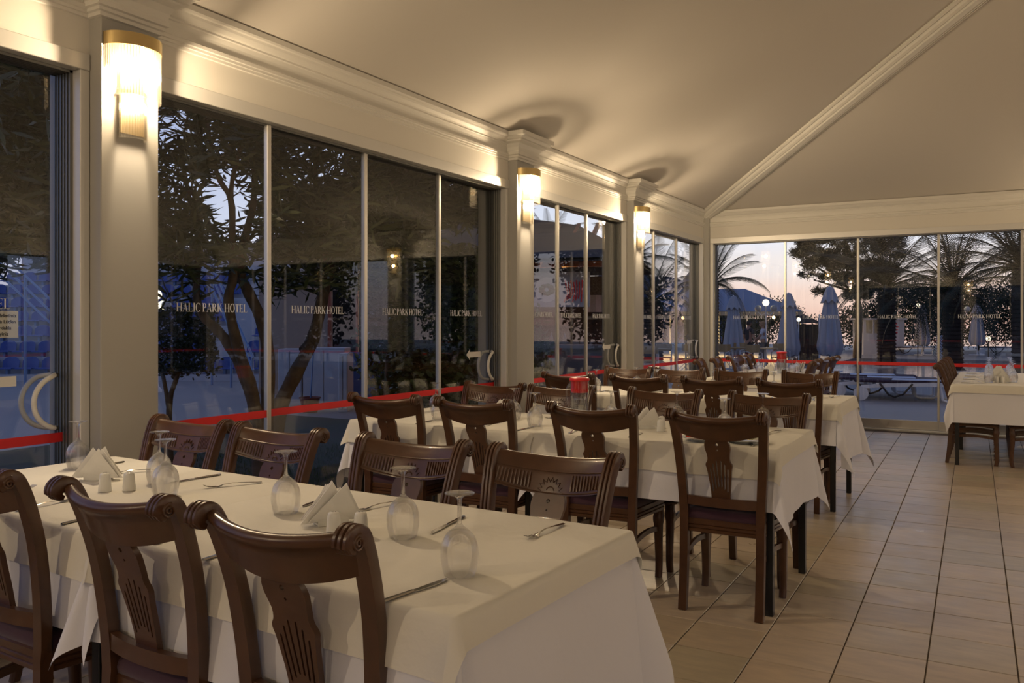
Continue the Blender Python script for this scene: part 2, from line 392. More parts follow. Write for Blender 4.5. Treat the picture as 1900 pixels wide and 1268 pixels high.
# ---- serif lettering, drawn stroke by stroke
def glyph(c):
    """polygons in a unit-high box, advance"""
    T = .15; t = .055; q = []
    R = lambda x0, y0, x1, y1: q.append([(x0, y0), (x1, y0), (x1, y1), (x0, y1)])
    def stem(x, s=.07): R(x, 0, x+T, 1); R(x-s, 0, x+T+s, t*.8); R(x-s, 1-t*.8, x+T+s, 1)
    def ring(cx, rx, a0, a1, n=22, th=T):
        for i in range(n):
            pr_ = []
            for a in (a0+(a1-a0)*i/n, a0+(a1-a0)*(i+1)/n):
                w = th*abs(cos(a))+t*abs(sin(a)); pr_.append(((cx+rx*cos(a), .5+.51*sin(a)), (cx+(rx-w)*cos(a), .5+(.51-t*.9)*sin(a))))
            q.append([pr_[0][0], pr_[1][0], pr_[1][1], pr_[0][1]])
    if c == 'H': stem(.08); stem(.62); R(.2, .48, .65, .53); return q, .86
    if c == 'I': stem(.08); return q, .33
    if c == 'L': stem(.08); R(.2, 0, .62, t); q.append([(.56, 0), (.62, 0), (.66, .26), (.63, .26)]); return q, .70
    if c == 'E': stem(.08); R(.2, 0, .6, t); R(.2, 1-t, .57, 1); R(.2, .48, .48, .53); q.append([(.55, 0), (.6, 0), (.64, .24), (.61, .24)]); R(.54, .78, .57, 1); R(.46, .38, .49, .63); return q, .68
    if c == 'T': stem(.26); R(.02, 1-t, .64, 1); R(.02, .76, .05, 1); R(.61, .76, .64, 1); return q, .67
    if c == 'A':
        q.append([(.08, 0), (.13, 0), (.40, 1), (.34, .92)]); q.append([(.56, 0), (.72, 0), (.42, 1.01), (.33, 1.01)]); R(.2, .3, .56, .35); R(.01, 0, .22, t*.8); R(.49, 0, .80, t*.8); return q, .80
    if c == 'K':
        stem(.08); q.append([(.2, .40), (.24, .37), (.68, 1), (.62, 1)]); q.append([(.30, .55), (.40, .63), (.78, 0), (.60, 0)]); R(.54, 1-t*.8, .78, 1); R(.52, 0, .86, t*.8); return q, .84
    if c in 'PR':
        stem(.08); n = 14
        for i in range(n):
            pr_ = []
            for a in (-pi/2+pi*i/n, -pi/2+pi*(i+1)/n):
                pr_.append(((.30+.27*cos(a), .735+.265*sin(a)), (.30+.13*cos(a), .735+.215*sin(a))))
            q.append([pr_[0][0], pr_[1][0], pr_[1][1], pr_[0][1]])
        R(.2, 1-t, .31, 1); R(.2, .47, .31, .52)
        if c == 'R': q.append([(.28, .5), (.40, .5), (.76, 0), (.58, 0)]); R(.52, 0, .82, t*.8); return q, .78
        return q, .62
    if c == 'O': ring(.42, .38, 0, 2*pi, 30); return q, .84
    if c == 'C': ring(.42, .38, .75, 2*pi-.7); R(.70, .66, .73, .97); return q, .76
    return q, .26
def lettering(txt, h, f, sp=.0):
    """f(x, y) maps text plane to 3D; text centred on 0"""
    mb = MB(); out = []; x = 0
    for c in txt:
        q, a = glyph(c)
        for p in q: out.append([((x+u)*h*.95, v*h) for u, v in p])
        x += a+sp
    W = x*h*.95
    for p in out: mb.add([f(u-W/2, v) for u, v in p], [tuple(range(len(p)))])
    return mb

# ---- sliding glass bays
WN = [0]
def bay(wall, a, b, cuts, stack_end=True, handles=True, letters=True, arrow=True, detail=True):
    """wall 'L','B','R','F'; a..b along the wall; cuts = interior mullion positions"""
    WN[0] += 1
    r = empty('window_%d' % WN[0]); r['kind'] = 'structure'
    # local frame: s along the wall, o outward from the wall plane, z up
    if wall == 'L': P = lambda s, o, z: (XW-o, s, z)
    if wall == 'B': P = lambda s, o, z: (s, YB+o, z)
    if wall == 'R': P = lambda s, o, z: (XR+o, s, z)
    if wall == 'F': P = lambda s, o, z: (s, YF-o, z)
    def bx(mb, s0, s1, o0, o1, z0, z1, c=0):
        p, q = P(s0, o0, z0), P(s1, o1, z1)
        mb.box(min(p[0], q[0]), max(p[0], q[0]), min(p[1], q[1]), max(p[1], q[1]), z0, z1, c=c)
    ft = .075
    mb = MB(); bx(mb, a, b, -.012, .05, ZH, ZF, .003); mb.build('head_frame', M['aluw'], r)
    mb = MB()
    for s0, s1 in ((a, a+ft*.6), (b-ft*.6, b)): bx(mb, s0, s1, -.008, .05, 0, ZH, .003)
    mb.build('side_frame', M['aluw'], r)
    mb = MB(); bx(mb, a, b, -.02, .24, -.004, .018, .003); mb.build('sill_track', M['aluw'], r)
    mb = MB(); n = 6
    for k in range(n): bx(mb, a, b, .05+k*.022, .055+k*.022, ZH-.012, ZH+.05)
    bx(mb, a, b, .05, .25, ZH+.04, ZF)
    mb.build('head_track', M['track'], r)
    mb = MB()
    for s0 in (a+ft*.6, b-ft*.6-.012):
        for k in range(n): bx(mb, s0, s0+.012, .05+k*.022, .060+k*.022, .02, ZH)
        s1 = a if s0 < (a+b)/2 else b-ft*.6
        bx(mb, s1, s1+ft*.6, .05, .19, 0, ZH)
    mb.build('jamb_track', M['track'], r)
    ed = [a+ft*.6]+list(cuts)+[b-ft*.6]; N = len(ed)-1
    for k in range(N):
        s0, s1 = ed[k], ed[k+1]; o = .035+.024*k if wall != 'B' else .035+.024*(N-1-k)
        mb = MB(); bx(mb, s0+.004, s1+.02 if k < N-1 else s1, o+.008, o+.016, .10, ZH-.012); pn = mb.build('pane', M['pane'], r, smooth=False)
        mb = MB(); bx(mb, s0, s1, o, o+.026, .02, .135, .003); mb.build('bottom_rail', M['alu'], r)
        if k < N-1:
            mb = MB(); bx(mb, s1-.016, s1+.014, o-.004, o+.028, .135, ZH-.005, .003); mb.build('mullion', M['alu'], r)
        mb = MB(); bx(mb, s0+.004, s1-.016 if k < N-1 else s1, o+.0055, o+.0075, .830, .872); mb.build('safety_stripe', M['stripe'], pn, smooth=False)
        if letters:
            sc = (s0+s1)/2; hh = .046; sgn = 1 if wall in 'LB' else -1
            if wall == 'L': f = lambda u, v: (XW-o-.0065, sc+u, 1.425+v)
            elif wall == 'B': f = lambda u, v: (sc+u, YB+o+.0065, 1.435+v)
            else: f = lambda u, v: P(sc-u, o+.0065, 1.435+v)
            lettering('HALIC PARK HOTEL', hh, f).build('lettering', M['letter'], pn, recalc=False, smooth=False)
    # C handles, one each side of the leaf next to the far jamb
    if handles:
        o = .035+.024*(N-1)
        sc = b-ft*.6-.045
        for d, nm in ((-1, 0), (1, 1)):
            pts = []
            base = o+.012
            for i in range(19):
                t_ = i/18*pi
                pts.append(P(sc-.0-.118*sin(t_)*1.0, base+d*(.012+.036*min(1, sin(t_)*3)), 1.015+.118*cos(t_)))
            MB().tube(pts, .0115, 10).build('handle', M['handle'], r, 80)
        mb = MB()
        for dz in (-.118, .118):
            c = P(sc, base, 1.015+dz)
            e = P(sc, base-.03, 1.015+dz); g_ = P(sc, base+.03, 1.015+dz)
            mb.tube([e, g_], .010, 10)
        mb.build('handle_boss', M['blacksteel'], r)
    if arrow:
        o = .035+.024*(N-1)
        sc = b-.36 if wall == 'L' else b-.3
        f = lambda u, v, s_: P(sc+u, o+.0045+s_*.001, 1.115+v)
        MB().prism([(-.115, 0), (-.065, .042), (-.065, .022), (.10, .022), (.10, -.022), (-.065, -.022), (-.065, -.042)], f).build('arrow_sticker', M['paper'], r, smooth=False)
    return r
def mid(a, b, n): return [a+(b-a)*k/n for k in range(1, n)]
g = .152
w_left = bay('L', -1.15, LCOL[0]-g, [-.27, .55, 1.37])
bay('L', LCOL[0]+g, LCOL[1]-g, [3.488, 4.370, 5.264])
bay('L', LCOL[1]+g, LCOL[2]-g, [7.170, 7.876])
bay('L', LCOL[2]+g, YB-.08, [9.788, 10.71])
bay('B', XW+.075, 1.57, [-2.46, -1.525, -.577, .32], handles=False, arrow=False)
bay('B', 1.87, XR-.12, mid(1.87, XR-.12, 5), handles=False, arrow=False)
for a, b, n in ((-1.15, LCOL[0]-g, 4), (LCOL[0]+g, LCOL[1]-g, 4), (LCOL[1]+g, LCOL[2]-g, 3), (LCOL[2]+g, YB-.12, 3)): bay('R', a, b, mid(a, b, n), letters=False, handles=False, arrow=False)
bay('L', YF+.12, -1.45, mid(YF+.12, -1.45, 4), letters=False, handles=False, arrow=False)
bay('R', YF+.12, -1.45, mid(YF+.12, -1.45, 4), letters=False, handles=False, arrow=False)
for a, b, n in ((XW+.12, -.75, 3), (-.45, 3.25, 4), (3.55, XR-.12, 3)): bay('F', a, b, mid(a, b, n), letters=False, handles=False, arrow=False)
# paper notice taped to the first glass leaf, facing inside
nz = empty('notice', (XW-.128, 2.03, 1.36), 0, 'white paper notice with four lines of print on the leftmost glass door', 'notice')
MB().box(-.001, 0, -.088, .088, -.058, .058).build('sheet', M['paper'], nz, smooth=False)
M['ink'] = mat('black_ink', (.02, .02, .02), .8)
for k, s in enumerate(('Sayın Misafirlerimiz', 'Açık Tarafa Lütfen', 'Cam bardakla', 'Girmeyiniz')):
    cu = bpy.data.curves.new('print_line', 'FONT'); cu.body = s; cu.size = .0205; cu.align_x = 'CENTER'; cu.offset = .0004
    to = bpy.data.objects.new('tmp', cu); COL.objects.link(to); bpy.context.view_layer.update()
    me = bpy.data.meshes.new_from_object(to); bpy.data.objects.remove(to)
    o = bpy.data.objects.new('print_line', me); COL.objects.link(o); o.parent = nz; me.materials.clear(); me.materials.append(M['ink'])
    o.location = (.0012, 0, .030-.026*k); o.rotation_euler = (pi/2, 0, pi/2)

# ---- wall sconces
def make_sconce():
    """local: back plate in the y-z plane at x=0, projecting to +x; z=0 at the top of the ring"""
    r = empty('wall_sconce')
    def half(R, z0, z1, th, n=30, px=.9):
        secs = []
        for i in range(n+1):
            a = -pi/2+pi*i/n; c, s_ = cos(a), sin(a)
            secs.append([(R*c*px, R*s_, z0), (R*c*px, R*s_, z1), ((R-th)*c*px, (R-th)*s_, z1), ((R-th)*c*px, (R-th)*s_, z0)])
        return MB().sweep(secs)
    half(.140, -.058, 0, .003).build('brass_ring', M['brass'], r, 40)
    MB().prism([(.1235*cos(a), .137*sin(a)) for a in [-pi/2+pi*q/24 for q in range(25)]], lambda u, v, s_: (u, v, -.006+.004*s_)).build('top_cap', M['brass'], r, 40)
    MB().box(0, .012, -.115, .115, -.16, -.01, .002).box(0, .012, -.062, .062, -.44, -.16, .002).build('back_plate', M['brass'], r)
    half(.072, -.262, -.245, .003).build('lower_ring', M['brass'], r, 40)
    def rods(R, z0, z1, n, px=.9):
        mb = MB()
        for i in range(n):
            a = -pi/2+pi*(i+.5)/n
            mb.tube([(R*cos(a)*px, R*sin(a), z0+.004), (R*cos(a)*px, R*sin(a), z0), (R*cos(a)*px, R*sin(a), z1)][1:], .0058, 8)
        return mb
    rods(.130, -.285, -.03, 32).build('upper_glass_rods', M['rod'], r, 80)
    rods(.066, -.462, -.245, 17).build('lower_glass_rods', M['rod'], r, 80)
    MB().ball((.055, 0, -.135), .024, 14, 10, 1.4).build('bulb', M['bulb'], r, 179)
    MB().ball((.030, 0, -.305), .015, 12, 8, 1.6).build('bulb', M['bulb'], r, 179)
    MB().tube([(.055, 0, -.03), (.055, 0, -.105)], .014, 12).tube([(.01, 0, -.035), (.055, 0, -.035)], .005, 6).build('socket', M['brass'], r)
    for x, z, k in ((.055, -.135, 1.0), (.030, -.305, .30)):
        l = bpy.data.lights.new('lamp_light', 'POINT'); l.energy = LAMP_W*k; l.color = (1, .77, .51); l.shadow_soft_size = .018
        o = bpy.data.objects.new('lamp_light', l); COL.objects.link(o); o.parent = r; o.location = (x, 0, z)
    return r
SP = [(XW+.085, LCOL[0], 0, 'large brass and glass rod wall sconce on the nearest column at left'),
      (XW+.085, LCOL[1], 0, 'brass and glass rod wall sconce on the middle column of the left wall'),
      (XW+.085, LCOL[2], 0, 'small brass and glass rod wall sconce on the farthest column of the left wall'),
      (XW+.085, -1.3, 0, 'added unseen brass and glass rod wall sconce behind the viewer on the left wall'),  # sconce added out of view to help light the room
      (1.72, YB-.085, -pi/2, 'brass and glass rod wall sconce on the back wall column, right of the view'),
      (-.6, YF+.085, pi/2, 'added unseen brass wall sconce on the left column of the wall behind the viewer'), (3.4, YF+.085, pi/2, 'added unseen brass wall sconce on the right column of the wall behind the viewer')]  # both added on the unseen front wall for room light and reflections
for y, t in zip(LCOL+[-1.3], ('second', 'third', 'farthest', 'nearest')): SP.append((XR-.085, y, pi, 'added unseen brass and glass rod wall sconce on the %s column of the right wall' % t))  # right wall sconces added out of view, for room light and window reflections
s0 = make_sconce()
for i, (x, y, rz, lb) in enumerate(SP):
    o = s0 if i == 0 else copy_tree(s0)
    o.location = (x, y, 2.672); o.rotation_euler = (0, 0, rz); tag(o, lb, 'wall lamp', 'brass and glass rod wall sconces')
# ------------------------------------------------------------------ chairs
def smooth_path(pts, n):
    """Catmull-Rom through 2D points"""
    out = []
    P_ = [pts[0]]+list(pts)+[pts[-1]]
    for i in range(1, len(P_)-2):
        for k in range(n):
            t = k/n; a, b, c, d = P_[i-1:i+3]
            out.append(tuple(.5*((2*b[q])+(-a[q]+c[q])*t+(2*a[q]-5*b[q]+4*c[q]-d[q])*t*t+(-a[q]+3*b[q]-3*c[q]+d[q])*t**3) for q in range(len(b))))
    out.append(tuple(pts[-1])); return out
BY = [(0, -.232), (.12, -.216), (.30, -.202), (.45, -.200), (.60, -.208), (.75, -.228), (.86, -.258), (.95, -.300)]
def yb(z):
    for (a, ya), (b, yb_) in zip(BY, BY[1:]):
        if z <= b: return ya+(yb_-ya)*(z-a)/(b-a)
    return BY[-1][1]
def xs(z): return .180 if z < .45 else .180+.032*((z-.45)/.5)**1.2
def make_chair(i=0):
    r = empty('dining_chair')
    wd = M['wood']
    # rear legs running up into the scrolled, reeded back posts
    core = smooth_path([(y, z) for z, y in BY[:-1]]+[(-.284, .925), (-.302, .948), (-.323, .953), (-.337, .940), (-.335, .923), (-.324, .917)], 4)
    for s in (-1, 1):
        secs = []
        for k, (y, z) in enumerate(core):
            a = core[max(k-1, 0)]; b = core[min(k+1, len(core)-1)]
            t = Vector((0, b[0]-a[0], b[1]-a[1])).normalized(); nf = Vector((0, t.z, -t.y))   # front normal
            x = s*xs(min(z, .94)); f = min(1, k/(len(core)*.5)); w = .0205 if z > .42 else .019
            sc = 1 if k < len(core)-6 else .62 - .05*(k-len(core)+6)
            th = .016*sc if z > .42 else .019*(.86+.3*z)
            c = Vector((x, y, z)); ring = []
            if z > .44:      # three reeds on the front face
                pr_ = [(-w, -th)]
                for q in range(3):
                    x0 = -w+q*w*2/3
                    pr_ += [(x0, th*.72), (x0+w*.17, th*1.1), (x0+w*.5, th*1.1)]
                pr_ += [(w, th*.72), (w, -th), (0, -th)]
            else:
                pr_ = [(-w, -th)]+[(-w+q*w*2/9, th) for q in range(10)]+[(w, -th), (0, -th)]
            secs.append([c+Vector((a_, 0, 0))+nf*b_ for a_, b_ in pr_])
        MB().sweep(secs).build('rear_leg', wd, r, 40)
        # foot pad and volute button on the outer face of the scroll
    for s in (-1, 1):
        mb = MB(); x = s*(xs(.94)+.0205)
        pts = [(x, -.318+.018*(1-k/26)*cos(k*.55+1.2), .934+.018*(1-k/26)*sin(k*.55+1.2)) for k in range(24)]
        mb.tube(pts, .0026, 5); mb.build('volute_carving', wd, r)
    # crest rail
    N = 18; secs = []
    def crest_y(x, z): return yb(min(z, .93)) - .048*(1-(x/.205)**2)
    zt = lambda x: .932+.020*(x/.205)**2; zb = lambda x: .822+.034*(x/.205)**2
    for k in range(N+1):
        x = -.205+.41*k/N; T_, B_ = zt(x), zb(x); yt = crest_y(x, T_); ybm = crest_y(x, B_); ring = []
        ring += [(x, ybm+.011, B_), (x, crest_y(x, (T_+B_)/2)+.011, (T_+B_)/2), (x, crest_y(x, T_-.03)+.010, T_-.030), (x, yt+.012, T_-.018)]
        for q in range(8):
            a = .3+q/7*3.9
            ring.append((x, yt-.010+.0165*cos(a), T_-.012+.0150*sin(a)))
        ring += [(x, crest_y(x, T_-.032)-.011, T_-.036), (x, crest_y(x, (T_+B_)/2)-.011, (T_+B_)/2), (x, ybm-.011, B_)]
        secs.append(ring)
    cr = MB().sweep(secs).build('crest_rail', wd, r, 50)
    # flutes and sunburst carved on the front of the crest
    mb = MB()
    fy = lambda x, z: crest_y(x, z)+.0115
    for s in (-1, 1):
        for k in range(10):
            x = s*(.075+.0118*k); z0, z1 = zb(x)+.014, zt(x)-.048
            mb.tube([(x, fy(x, z0), z0), (x, fy(x, (z0+z1)/2), (z0+z1)/2), (x, fy(x, z1), z1)], .0036, 6)
    for dz, f_ in ((-.040, zt), (.006, zb)):
        mb.tube([(x, fy(x, f_(x)+dz), f_(x)+dz) for x in [-.195+.39*q/16 for q in range(17)]], .0022, 5)
    pts = []
    for k in range(18):
        a = pi*k/17; R_ = (.044 if k % 2 else .030); x = R_*cos(a)*1.05; z = .832+R_*sin(a)
        pts.append((x, fy(x, z)-.0005, z))
    mb.tube(pts, .0017, 5)
    mb.tube([(.013*cos(a), fy(0, .84)-.0005, .835+.013*sin(a)) for a in [pi*q/8 for q in range(9)]], .0017, 5)
    mb.build('crest_carving', wd, cr, 50)
    # vase splat, pierced
    half = [(.044, .535), (.046, .58), (.052, .64), (.058, .685), (.062, .700), (.0605, .712), (.054, .722), (.051, .738), (.054, .762), (.059, .785), (.058, .808), (.050, .826)]
    half = smooth_path(half, 2)
    out = [(-x, z) for x, z in half]+[(x, z) for x, z in reversed(half)]
    holes = []
    def slot(x0, z0, x1, z1, w=.0026):
        holes.append([(x0-w, z0), (x1-w, z1-.004), (x1, z1), (x1+w, z1-.004), (x0+w, z0), (x0, z0-.003)])
    for x0, z0, x1, z1 in ((-.033, .578, -.041, .690), (-.020, .590, -.027, .712), (-.007, .600, -.011, .728), (.007, .600, .011, .728), (.020, .590, .027, .712), (.033, .578, .041, .690)): slot(x0, z0, x1, z1)
    for z, R_ in ((.805, .0068), (.778, .0036)): holes.append([(R_*cos(a), z+R_*sin(a)) for a in [2*pi*q/8 for q in range(8)]])
    by = lambda z: yb(z)-.048*max(0, min(1, (z-.5)/.36))
    mb = MB()
    # subdivide bending: split outline into many rows by mapping y(z) per vertex
    mb.prism(out, lambda u, v, sd: (u, by(v)+(.008 if sd else -.008), v), holes)
    mb.build('back_splat', wd, r, 30)
    # lower back rail, curved
    secs = []
    for k in range(9):
        x = -.165+.33*k/8; bo = -.020*(1-(x/.165)**2); y = yb(.53)+bo
        secs.append([(x, y+.011, .502), (x, y+.011, .546), (x, y-.011, .546), (x, y-.011, .502)])
    MB().sweep(secs).build('back_rail', wd, r)
    # seat frame with reeded edge
    def ring(z, e, n=8):
        pts = []
        W0, W1, D0, D1 = .185+e, .232+e, -.200-e, .215+e
        cs = [(-W0, D0, .01), (-W1, D1, .05), (W1, D1, .05), (W0, D0, .01)]
        for ci, (x, y, R_) in enumerate(cs):
            sx = 1 if x > 0 else -1; sy = 1 if y > 0 else -1
            cx, cy = x-sx*R_, y-sy*R_
            a0 = {0: 1.5*pi, 1: pi, 2: pi/2, 3: 0}[ci]; 
            for q in range(n):
                a = a0 - (pi/2)*q/(n-1)
                pts.append((cx+R_*cos(a), cy+R_*sin(a), z))
        return pts
    zs = [(.370, -.004), (.372, .0), (.385, .001), (.388, -.003), (.392, .001), (.402, .001), (.405, -.003), (.409, .001), (.430, .001), (.434, -.004), (.434, -.05), (.376, -.05)]
    secs = [ring(z, e) for z, e in zs]
    MB().sweep(secs, closed=True).build('seat_frame', wd, r, 30)
    cu = [(.425, -.010), (.436, -.004), (.452, .000), (.468, -.006), (.479, -.022), (.486, -.055), (.490, -.10), (.492, -.17)]
    def cring(z, e):
        k = 1+e/.21; return [(x*k, (y-.007)*k+.007, z) for x, y, _ in ring(z, 0)]
    MB().sweep([cring(z, e) for z, e in cu]).build('seat_cushion', M['cushion'], r, 60)
    # front legs, gently sabre-curved
    fp = smooth_path([(.185, 0), (.196, .06), (.192, .16), (.186, .26), (.190, .34), (.190, .372)], 4)
    for s in (-1, 1):
        secs = []
        for k, (y, z) in enumerate(fp):
            w = .0165+.007*(z/.37)**1.5 + (.004 if .30 < z < .34 else 0); x = s*(.196)
            c_ = w*.32
            secs.append([(x-w, y-w+c_, z), (x-w, y+w-c_, z), (x-w+c_, y+w, z), (x-w/3, y+w+.002, z), (x, y+w-.001, z), (x+w/3, y+w+.002, z), (x+w-c_, y+w, z), (x+w, y+w-c_, z), (x+w, y-w+c_, z), (x+w-c_, y-w, z), (x-w+c_, y-w, z)])
        MB().sweep(secs).build('front_leg', wd, r, 50)
        # side stretcher, arched
        secs = []
        for k in range(9):
            t = k/8; y = yb(.27)+.015+(.175-yb(.27)-.02)*t; x = s*(.180+.014*t); z = .262+.018*sin(pi*t)
            secs.append([(x-.008, y, z-.013), (x+.008, y, z-.013), (x+.008, y, z+.013), (x-.008, y, z+.013)])
        MB().sweep(secs).build('side_stretcher', wd, r)
    return r
chair0 = make_chair(); cused = [0]
TN = {'T1': 'the front table', 'T2': 'the second table back', 'T3': 'the third table back', 'T4': 'the table in the back corner', 'T5': 'the table at the right edge'}
def place_chair(x, y, rz, lb, grp):
    o = chair0 if cused[0] == 0 else copy_tree(chair0)
    cused[0] += 1
    o.location = (x, y, 0); o.rotation_euler = (0, 0, rz); tag(o, lb, 'chair', grp)
    return o
D = radians
CH_ = []
for T_, side, lst in (
    ('T1', 'near', [(-1.30, 1.595, 0), (-1.845, 1.615, -3), (-2.50, 1.62, -2), (-3.05, 1.66, -3)]),
    ('T1', 'far', [(-1.215, 2.08, -1), (-1.76, 2.08, 0), (-2.42, 2.09, -2), (-2.94, 2.11, -1)]),
    ('T2', 'near', [(-1.10, 4.13, 0), (-1.745, 4.14, 3), (-2.41, 4.11, 2), (-3.01, 4.10, 4)]),
    ('T2', 'far', [(-1.13, 4.65, -2), (-1.735, 4.64, 1), (-2.43, 4.63, 2), (-2.94, 4.62, 0)]),
    ('T3', 'near', [(-1.27, 6.57, 0), (-1.845, 6.57, 2), (-2.43, 6.56, 3), (-3.02, 6.55, 0)]),
    ('T3', 'far', [(-1.33, 7.17, 2), (-1.90, 7.14, 3), (-2.47, 7.12, 0), (-2.95, 7.11, 2)])):
    for k, (x, y, dg) in enumerate(lst):
        w = ORD[k]+' from the right' if k < 3 else 'leftmost'
        if side == 'near': lb = 'brown wooden chair seen from behind at %s, %s' % (TN[T_], w)
        else: lb = 'brown fluted chair facing the viewer behind %s, %s' % (TN[T_], w)
        place_chair(x, y, D(dg)+(0 if side == 'near' else pi), lb, 'carved chairs on the %s side of %s' % (side, TN[T_]))
for k, (x, y, dg) in enumerate([(-2.56, 9.36, 10), (-2.55, 9.98, 8), (-2.50, 10.62, -6), (-2.48, 11.23, 6)]):
    place_chair(x, y, -pi/2+D(dg), 'brown chair left of the back corner table, %s from the front' % ORD[k], 'carved chairs left of the back corner table')
for k, (x, y, dg) in enumerate([(-1.99, 9.62, 4), (-2.01, 10.35, -3), (-2.00, 11.05, 0)]):
    place_chair(x, y, pi/2+D(dg), 'brown chair right of the back corner table, %s from the front' % ORD[k], 'carved chairs right of the back corner table')
for k, y in enumerate((9.50, 10.12, 10.74, 11.34)):
    place_chair(-.15, y, -pi/2, 'brown chair left of the right edge table, %s from the front' % ORD[k], 'carved chairs left of the right edge table')
for k, y in enumerate((9.50, 10.12, 10.74, 11.34)):
    place_chair(.36, y, pi/2, 'brown chair half hidden right of the right edge table, %s from the front' % ORD[k], 'carved chairs right of the right edge table')

# ------------------------------------------------------------------ tables and cloths
TZ = .775
def make_table(l, w, loc, rz, label, grp):
    r = empty('dining_table', loc, rz, label, 'table', grp)
    MB().box(-l/2, l/2, -w/2, w/2, TZ-.025, TZ, .003).build('tabletop', M['wood'], r)
    mb = MB()
    for s in (-1, 1):
        mb.box(-l/2+.03, l/2-.03, s*(w/2-.035)-.012, s*(w/2-.035)+.012, TZ-.075, TZ-.025)
        mb.box(s*(l/2-.035)-.012, s*(l/2-.035)+.012, -w/2+.03, w/2-.03, TZ-.075, TZ-.025)
    mb.build('apron', M['blacksteel'], r)
    for sx in (-1, 1):
        for sy in (-1, 1):
            x, y = sx*(l/2-.03), sy*(w/2-.03)
            MB().box(x-.018, x+.018, y-.018, y+.018, 0, TZ-.025, .002).build('leg', M['blacksteel'], r)
    return r
def cloth(name, l, w, drops, z, off, mt, loc, rz, label, cat, grp, seed=0, twist=0.0, flare=.10):
    """drops = overhang at (-x, +x, -y, +y)"""
    rd = random.Random(seed); R0 = .010
    ph = [rd.uniform(0, 6.28) for _ in range(8)]
    def axis(L, d0, d1):
        a = []
        n0 = max(3, int(d0/.022)); a += [-L/2-d0*(1-(k/n0)) for k in range(n0)]
        a += [-L/2-.005, -L/2]
        m = int(L/.07); a += [-L/2+L*k/m for k in range(1, m)]
        a += [L/2, L/2+.005]; n1 = max(3, int(d1/.022)); a += [L/2+d1*(k+1)/n1 for k in range(n1)]
        return sorted(set(a))
    X = axis(l, drops[0], drops[1]); Y = axis(w, drops[2], drops[3])
    rows = []
    for x in X:
        row = []
        for y in Y:
            a = max(abs(x)-l/2, 0); b = max(abs(y)-w/2, 0); sx = 1 if x > 0 else -1; sy = 1 if y > 0 else -1
            px = max(-l/2, min(l/2, x)); py = max(-w/2, min(w/2, y))
            # slight skew of the hem so that no edge is ruler straight
            if a <= 0 and b <= 0:
                wz = .0012*(sin(7*x+ph[0])*sin(5*y+ph[1]))
                row.append((x, y, z+wz*0)); continue
            if a > 0 and b > 0:
                r_ = hypot(a, b); phi = atan2(b, a)
                fo = flare + .17*sin(2*phi)**2 + .05*sin(4*phi+ph[2]) + .035*sin(6*phi+ph[3])*min(1, r_/.2)
            else:
                r_ = max(a, b); phi = 0 if a > 0 else pi/2
                tt = py if a > 0 else px; L_ = w/2 if a > 0 else l/2
                dc = (L_-abs(tt))
                fo = .03+(flare-.03)*math.exp(-dc/.10) + .030*sin(tt*9+ph[4])*min(1, r_/.25) + .018*sin(tt*23+ph[5])*min(1, r_/.25)
            arc = R0*pi/2
            if r_ < arc: an = r_/R0; o = R0*sin(an); dz = R0*(1-cos(an))
            else:
                q = r_-arc; o = R0+q*fo; dz = R0+q*sqrt(max(0, 1-fo*fo))
            o += off
            row.append((px+sx*cos(phi)*o if a > 0 or b > 0 else px, py+sy*sin(phi)*o, max(z-dz, -loc[2]+.012)))
        rows.append(row)
    o = MB().grid(rows).build(name, mt, None, 70, recalc=False)
    o.location = loc; o.rotation_euler = (0, 0, rz)
    # hem line
    tag(o, label, cat, grp)
    return o
def set_table(cx, cy, l, w, rz, who, grp, ud, od, seed, fl=.10):
    make_table(l, w, (cx, cy, 0), rz, 'black legged dining table, '+who, 'dining tables under cloths')
    cloth('undercloth', l, w, ud, TZ+.003, .002, M['under'], (cx, cy, 0), rz, 'white long undercloth hanging over '+who, 'tablecloth', 'white undercloths', seed, flare=fl)
    cloth('tablecloth', l+.008, w+.008, od, TZ+.0075, .010, M['over'], (cx, cy, 0), rz, 'cream top cloth laid on '+who, 'tablecloth', 'cream top cloths', seed+50, flare=.14)
TT = TZ+.0085
# rows: x from -3.36 to -.88
R1 = D(-3)
set_table(-1.514, 1.835, 1.21, .80, R1, 'the right half of the front table', '', (.26, .44, .29, .29), (.06, .075, .135, .10), 1)
set_table(-2.747, 1.90, 1.21, .80, R1, 'the left half of the front table', '', (.34, .20, .29, .29), (.08, .02, .14, .10), 2)
set_table(-1.495, 4.405, 1.25, .84, 0, 'the right half of the second table back', '', (.24, .36, .29, .30), (.06, .085, .15, .12), 3)
set_table(-2.755, 4.395, 1.23, .84, 0, 'the left half of the second table back', '', (.36, .2, .29, .30), (.10, .02, .14, .12), 4)
set_table(-1.575, 6.86, 1.21, .84, 0, 'the right half of the third table back', '', (.24, .46, .30, .40), (.06, .10, .12, .14), 5)
set_table(-2.795, 6.86, 1.19, .84, 0, 'the left half of the third table back', '', (.22, .2, .30, .30), (.08, .02, .12, .12), 6)
set_table(-2.27, 9.62, .80, 1.2, 0, 'the near half of the back corner table', '', (.29, .29, .34, .2), (.1, .1, .1, .02), 7)
set_table(-2.27, 10.84, .80, 1.2, 0, 'the far half of the back corner table', '', (.29, .29, .2, .3), (.1, .1, .02, .1), 8)
set_table(.10, 9.79, .84, 1.2, 0, 'the near half of the table at the right edge', '', (.29, .29, .37, .2), (.1, .1, .085, .02), 9)
set_table(.10, 11.01, .84, 1.2, 0, 'the far half of the table at the right edge', '', (.29, .29, .2, .34), (.1, .1, .02, .1), 10)

